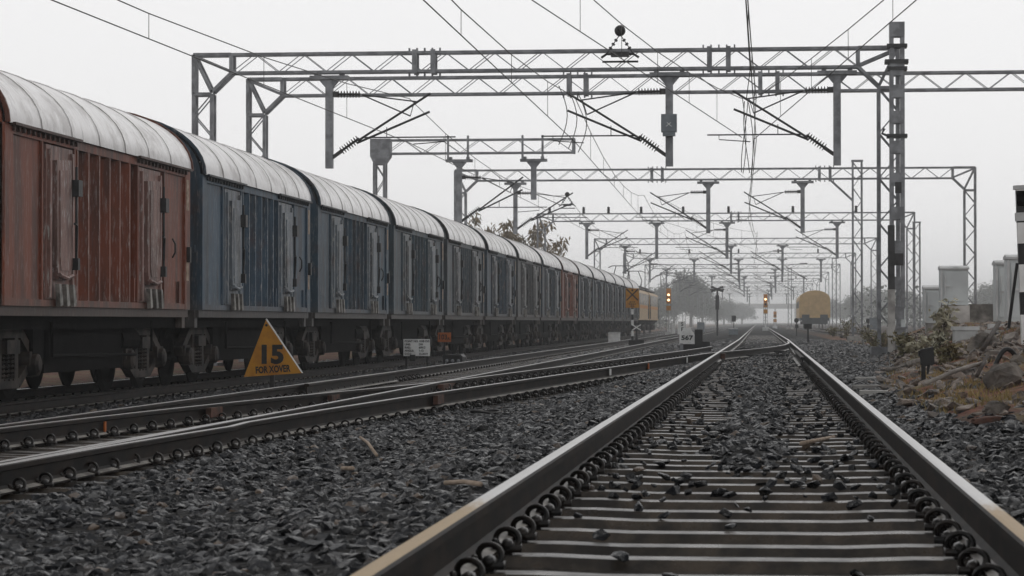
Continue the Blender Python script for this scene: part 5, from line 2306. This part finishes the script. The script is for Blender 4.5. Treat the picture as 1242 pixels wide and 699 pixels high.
# dry grass
N = 60000
gy_ = rng.uniform(17, 100, N)
gx_ = 1.3 + rng.uniform(0, 1, N) ** 1.0 * (gy_ * .19 - .8)
ok = (soil_mask(gx_, gy_) > .35)
patch = np.array([noise.noise(Vector((a * .8, b * .5, 9))) for a, b in zip(gx_, gy_)])
ok &= patch > -.02
gx_, gy_ = gx_[ok], gy_[ok]
gz_ = height(gx_, gy_)
n = len(gx_)
L_ = rng.uniform(.02, .085, n)
ang = rng.uniform(0, 6.28, n)
w_ = .006 + gy_ * .00012
lean = rng.normal(0, .5, (n, 2)) * L_[:, None]
v0 = np.stack([gx_ - np.cos(ang) * w_, gy_ - np.sin(ang) * w_, gz_ - .02], -1)
v1 = np.stack([gx_ + np.cos(ang) * w_, gy_ + np.sin(ang) * w_, gz_ - .02], -1)
v2 = np.stack([gx_ + lean[:, 0], gy_ + lean[:, 1], gz_ + L_], -1)
vv = np.stack([v0, v1, v2], 1).reshape(-1, 3)
me = bpy.data.meshes.new('dry_grass')
me.from_pydata(vv.tolist(), [], np.arange(3 * n).reshape(-1, 3).tolist())
me.materials.append(M['grass'])
o = bpy.data.objects.new('dry_grass', me)
C.objects.link(o)
tag(o, 'dry yellow brown grass on the soil mound', 'grass', kind='stuff')

# ------------------------------------------------------------------ mist
hz = MB().box(-650, 650, -35, 2570, -3.5, 24).build('haze', 'black')
hz.data.materials.clear()
hm = bpy.data.materials.new('mist')
hm.use_nodes = True
ht = hm.node_tree
ht.nodes.remove(ht.nodes['Principled BSDF'])
pv = ht.nodes.new('ShaderNodeVolumePrincipled')
pv.inputs['Color'].default_value = (.97, .99, 1.0, 1)
pv.inputs['Density'].default_value = .00072
pv.inputs['Anisotropy'].default_value = .6
ht.links.new(pv.outputs[0], ht.nodes['Material Output'].inputs['Volume'])
hz.data.materials.append(hm)
tag(hz, kind='stuff')

# ------------------------------------------------------------------ light
SUN_EL, SUN_AZ = R(52), R(25)     # azimuth from +Y towards +X
w = bpy.data.worlds.new('World')
S.world = w
w.use_nodes = True
wt = w.node_tree
bg = wt.nodes['Background']
sky = wt.nodes.new('ShaderNodeTexSky')
sky.sky_type = 'NISHITA'
sky.sun_disc = False
sky.sun_elevation = SUN_EL
sky.sun_rotation = SUN_AZ
sky.dust_density = 4
hs = wt.nodes.new('ShaderNodeHueSaturation')
hs.inputs['Saturation'].default_value = .15
wt.links.new(sky.outputs[0], hs.inputs['Color'])
# overcast sky brightness by direction
tc = wt.nodes.new('ShaderNodeTexCoord')
sp = wt.nodes.new('ShaderNodeSeparateXYZ')
wt.links.new(tc.outputs['Generated'], sp.inputs[0])
dt = wt.nodes.new('ShaderNodeVectorMath')
dt.operation = 'DOT_PRODUCT'
dt.inputs[1].default_value = Vector((-.06, .98, .2)).normalized()
wt.links.new(tc.outputs['Generated'], dt.inputs[0])
mr = wt.nodes.new('ShaderNodeMapRange')
mr.interpolation_type = 'SMOOTHSTEP'
mr.inputs['From Min'].default_value = -.3
mr.inputs['From Max'].default_value = .93
mr.inputs['To Min'].default_value = 1.0
mr.inputs['To Max'].default_value = 1.0
wt.links.new(dt.outputs['Value'], mr.inputs['Value'])
# horizon band kept bright, sky above the frame darkened to dim the ground
me_ = wt.nodes.new('ShaderNodeMapRange')
me_.interpolation_type = 'SMOOTHSTEP'
me_.inputs['From Min'].default_value = .14
me_.inputs['From Max'].default_value = .8
me_.inputs['To Min'].default_value = 9.9
me_.inputs['To Max'].default_value = 3.3
wt.links.new(sp.outputs['Z'], me_.inputs['Value'])
ml = wt.nodes.new('ShaderNodeMath')
ml.operation = 'MULTIPLY'
wt.links.new(mr.outputs[0], ml.inputs[0])
wt.links.new(me_.outputs[0], ml.inputs[1])
cl = wt.nodes.new('ShaderNodeMix')
cl.data_type = 'RGBA'
cl.blend_type = 'MULTIPLY'
cl.inputs[0].default_value = 1
cl.inputs[6].default_value = (1.0, .995, 1.0, 1)
wt.links.new(ml.outputs[0], cl.inputs[7])
mx = wt.nodes.new('ShaderNodeMix')
mx.data_type = 'RGBA'
mx.inputs[0].default_value = .9
wt.links.new(hs.outputs[0], mx.inputs[6])
wt.links.new(cl.outputs[2], mx.inputs[7])
wt.links.new(mx.outputs[2], bg.inputs['Color'])
bg.inputs['Strength'].default_value = .1

sd = bpy.data.lights.new('sun', 'SUN')
sd.energy = .5
sd.angle = R(25)
sd.color = (1, .97, .93)
so = bpy.data.objects.new('sun', sd)
C.objects.link(so)
sv = Vector((math.sin(SUN_AZ) * math.cos(SUN_EL), math.cos(SUN_AZ) * math.cos(SUN_EL), math.sin(SUN_EL)))
so.rotation_euler = sv.to_track_quat('Z', 'Y').to_euler()
so.location = (20, 20, 40)

# ------------------------------------------------------------------ render settings
S.view_settings.view_transform = 'Standard'
S.view_settings.look = 'None'
S.view_settings.exposure = 0
S.view_settings.gamma = 1
cy = S.cycles
cy.use_denoising = True
try:
    cy.denoiser = 'OPENIMAGEDENOISE'
except Exception:
    pass
cy.max_bounces = 5
cy.diffuse_bounces = 2
cy.glossy_bounces = 2
cy.transmission_bounces = 2
cy.volume_bounces = 2
cy.use_adaptive_sampling = True
cy.adaptive_threshold = .02
cy.sample_clamp_indirect = 6
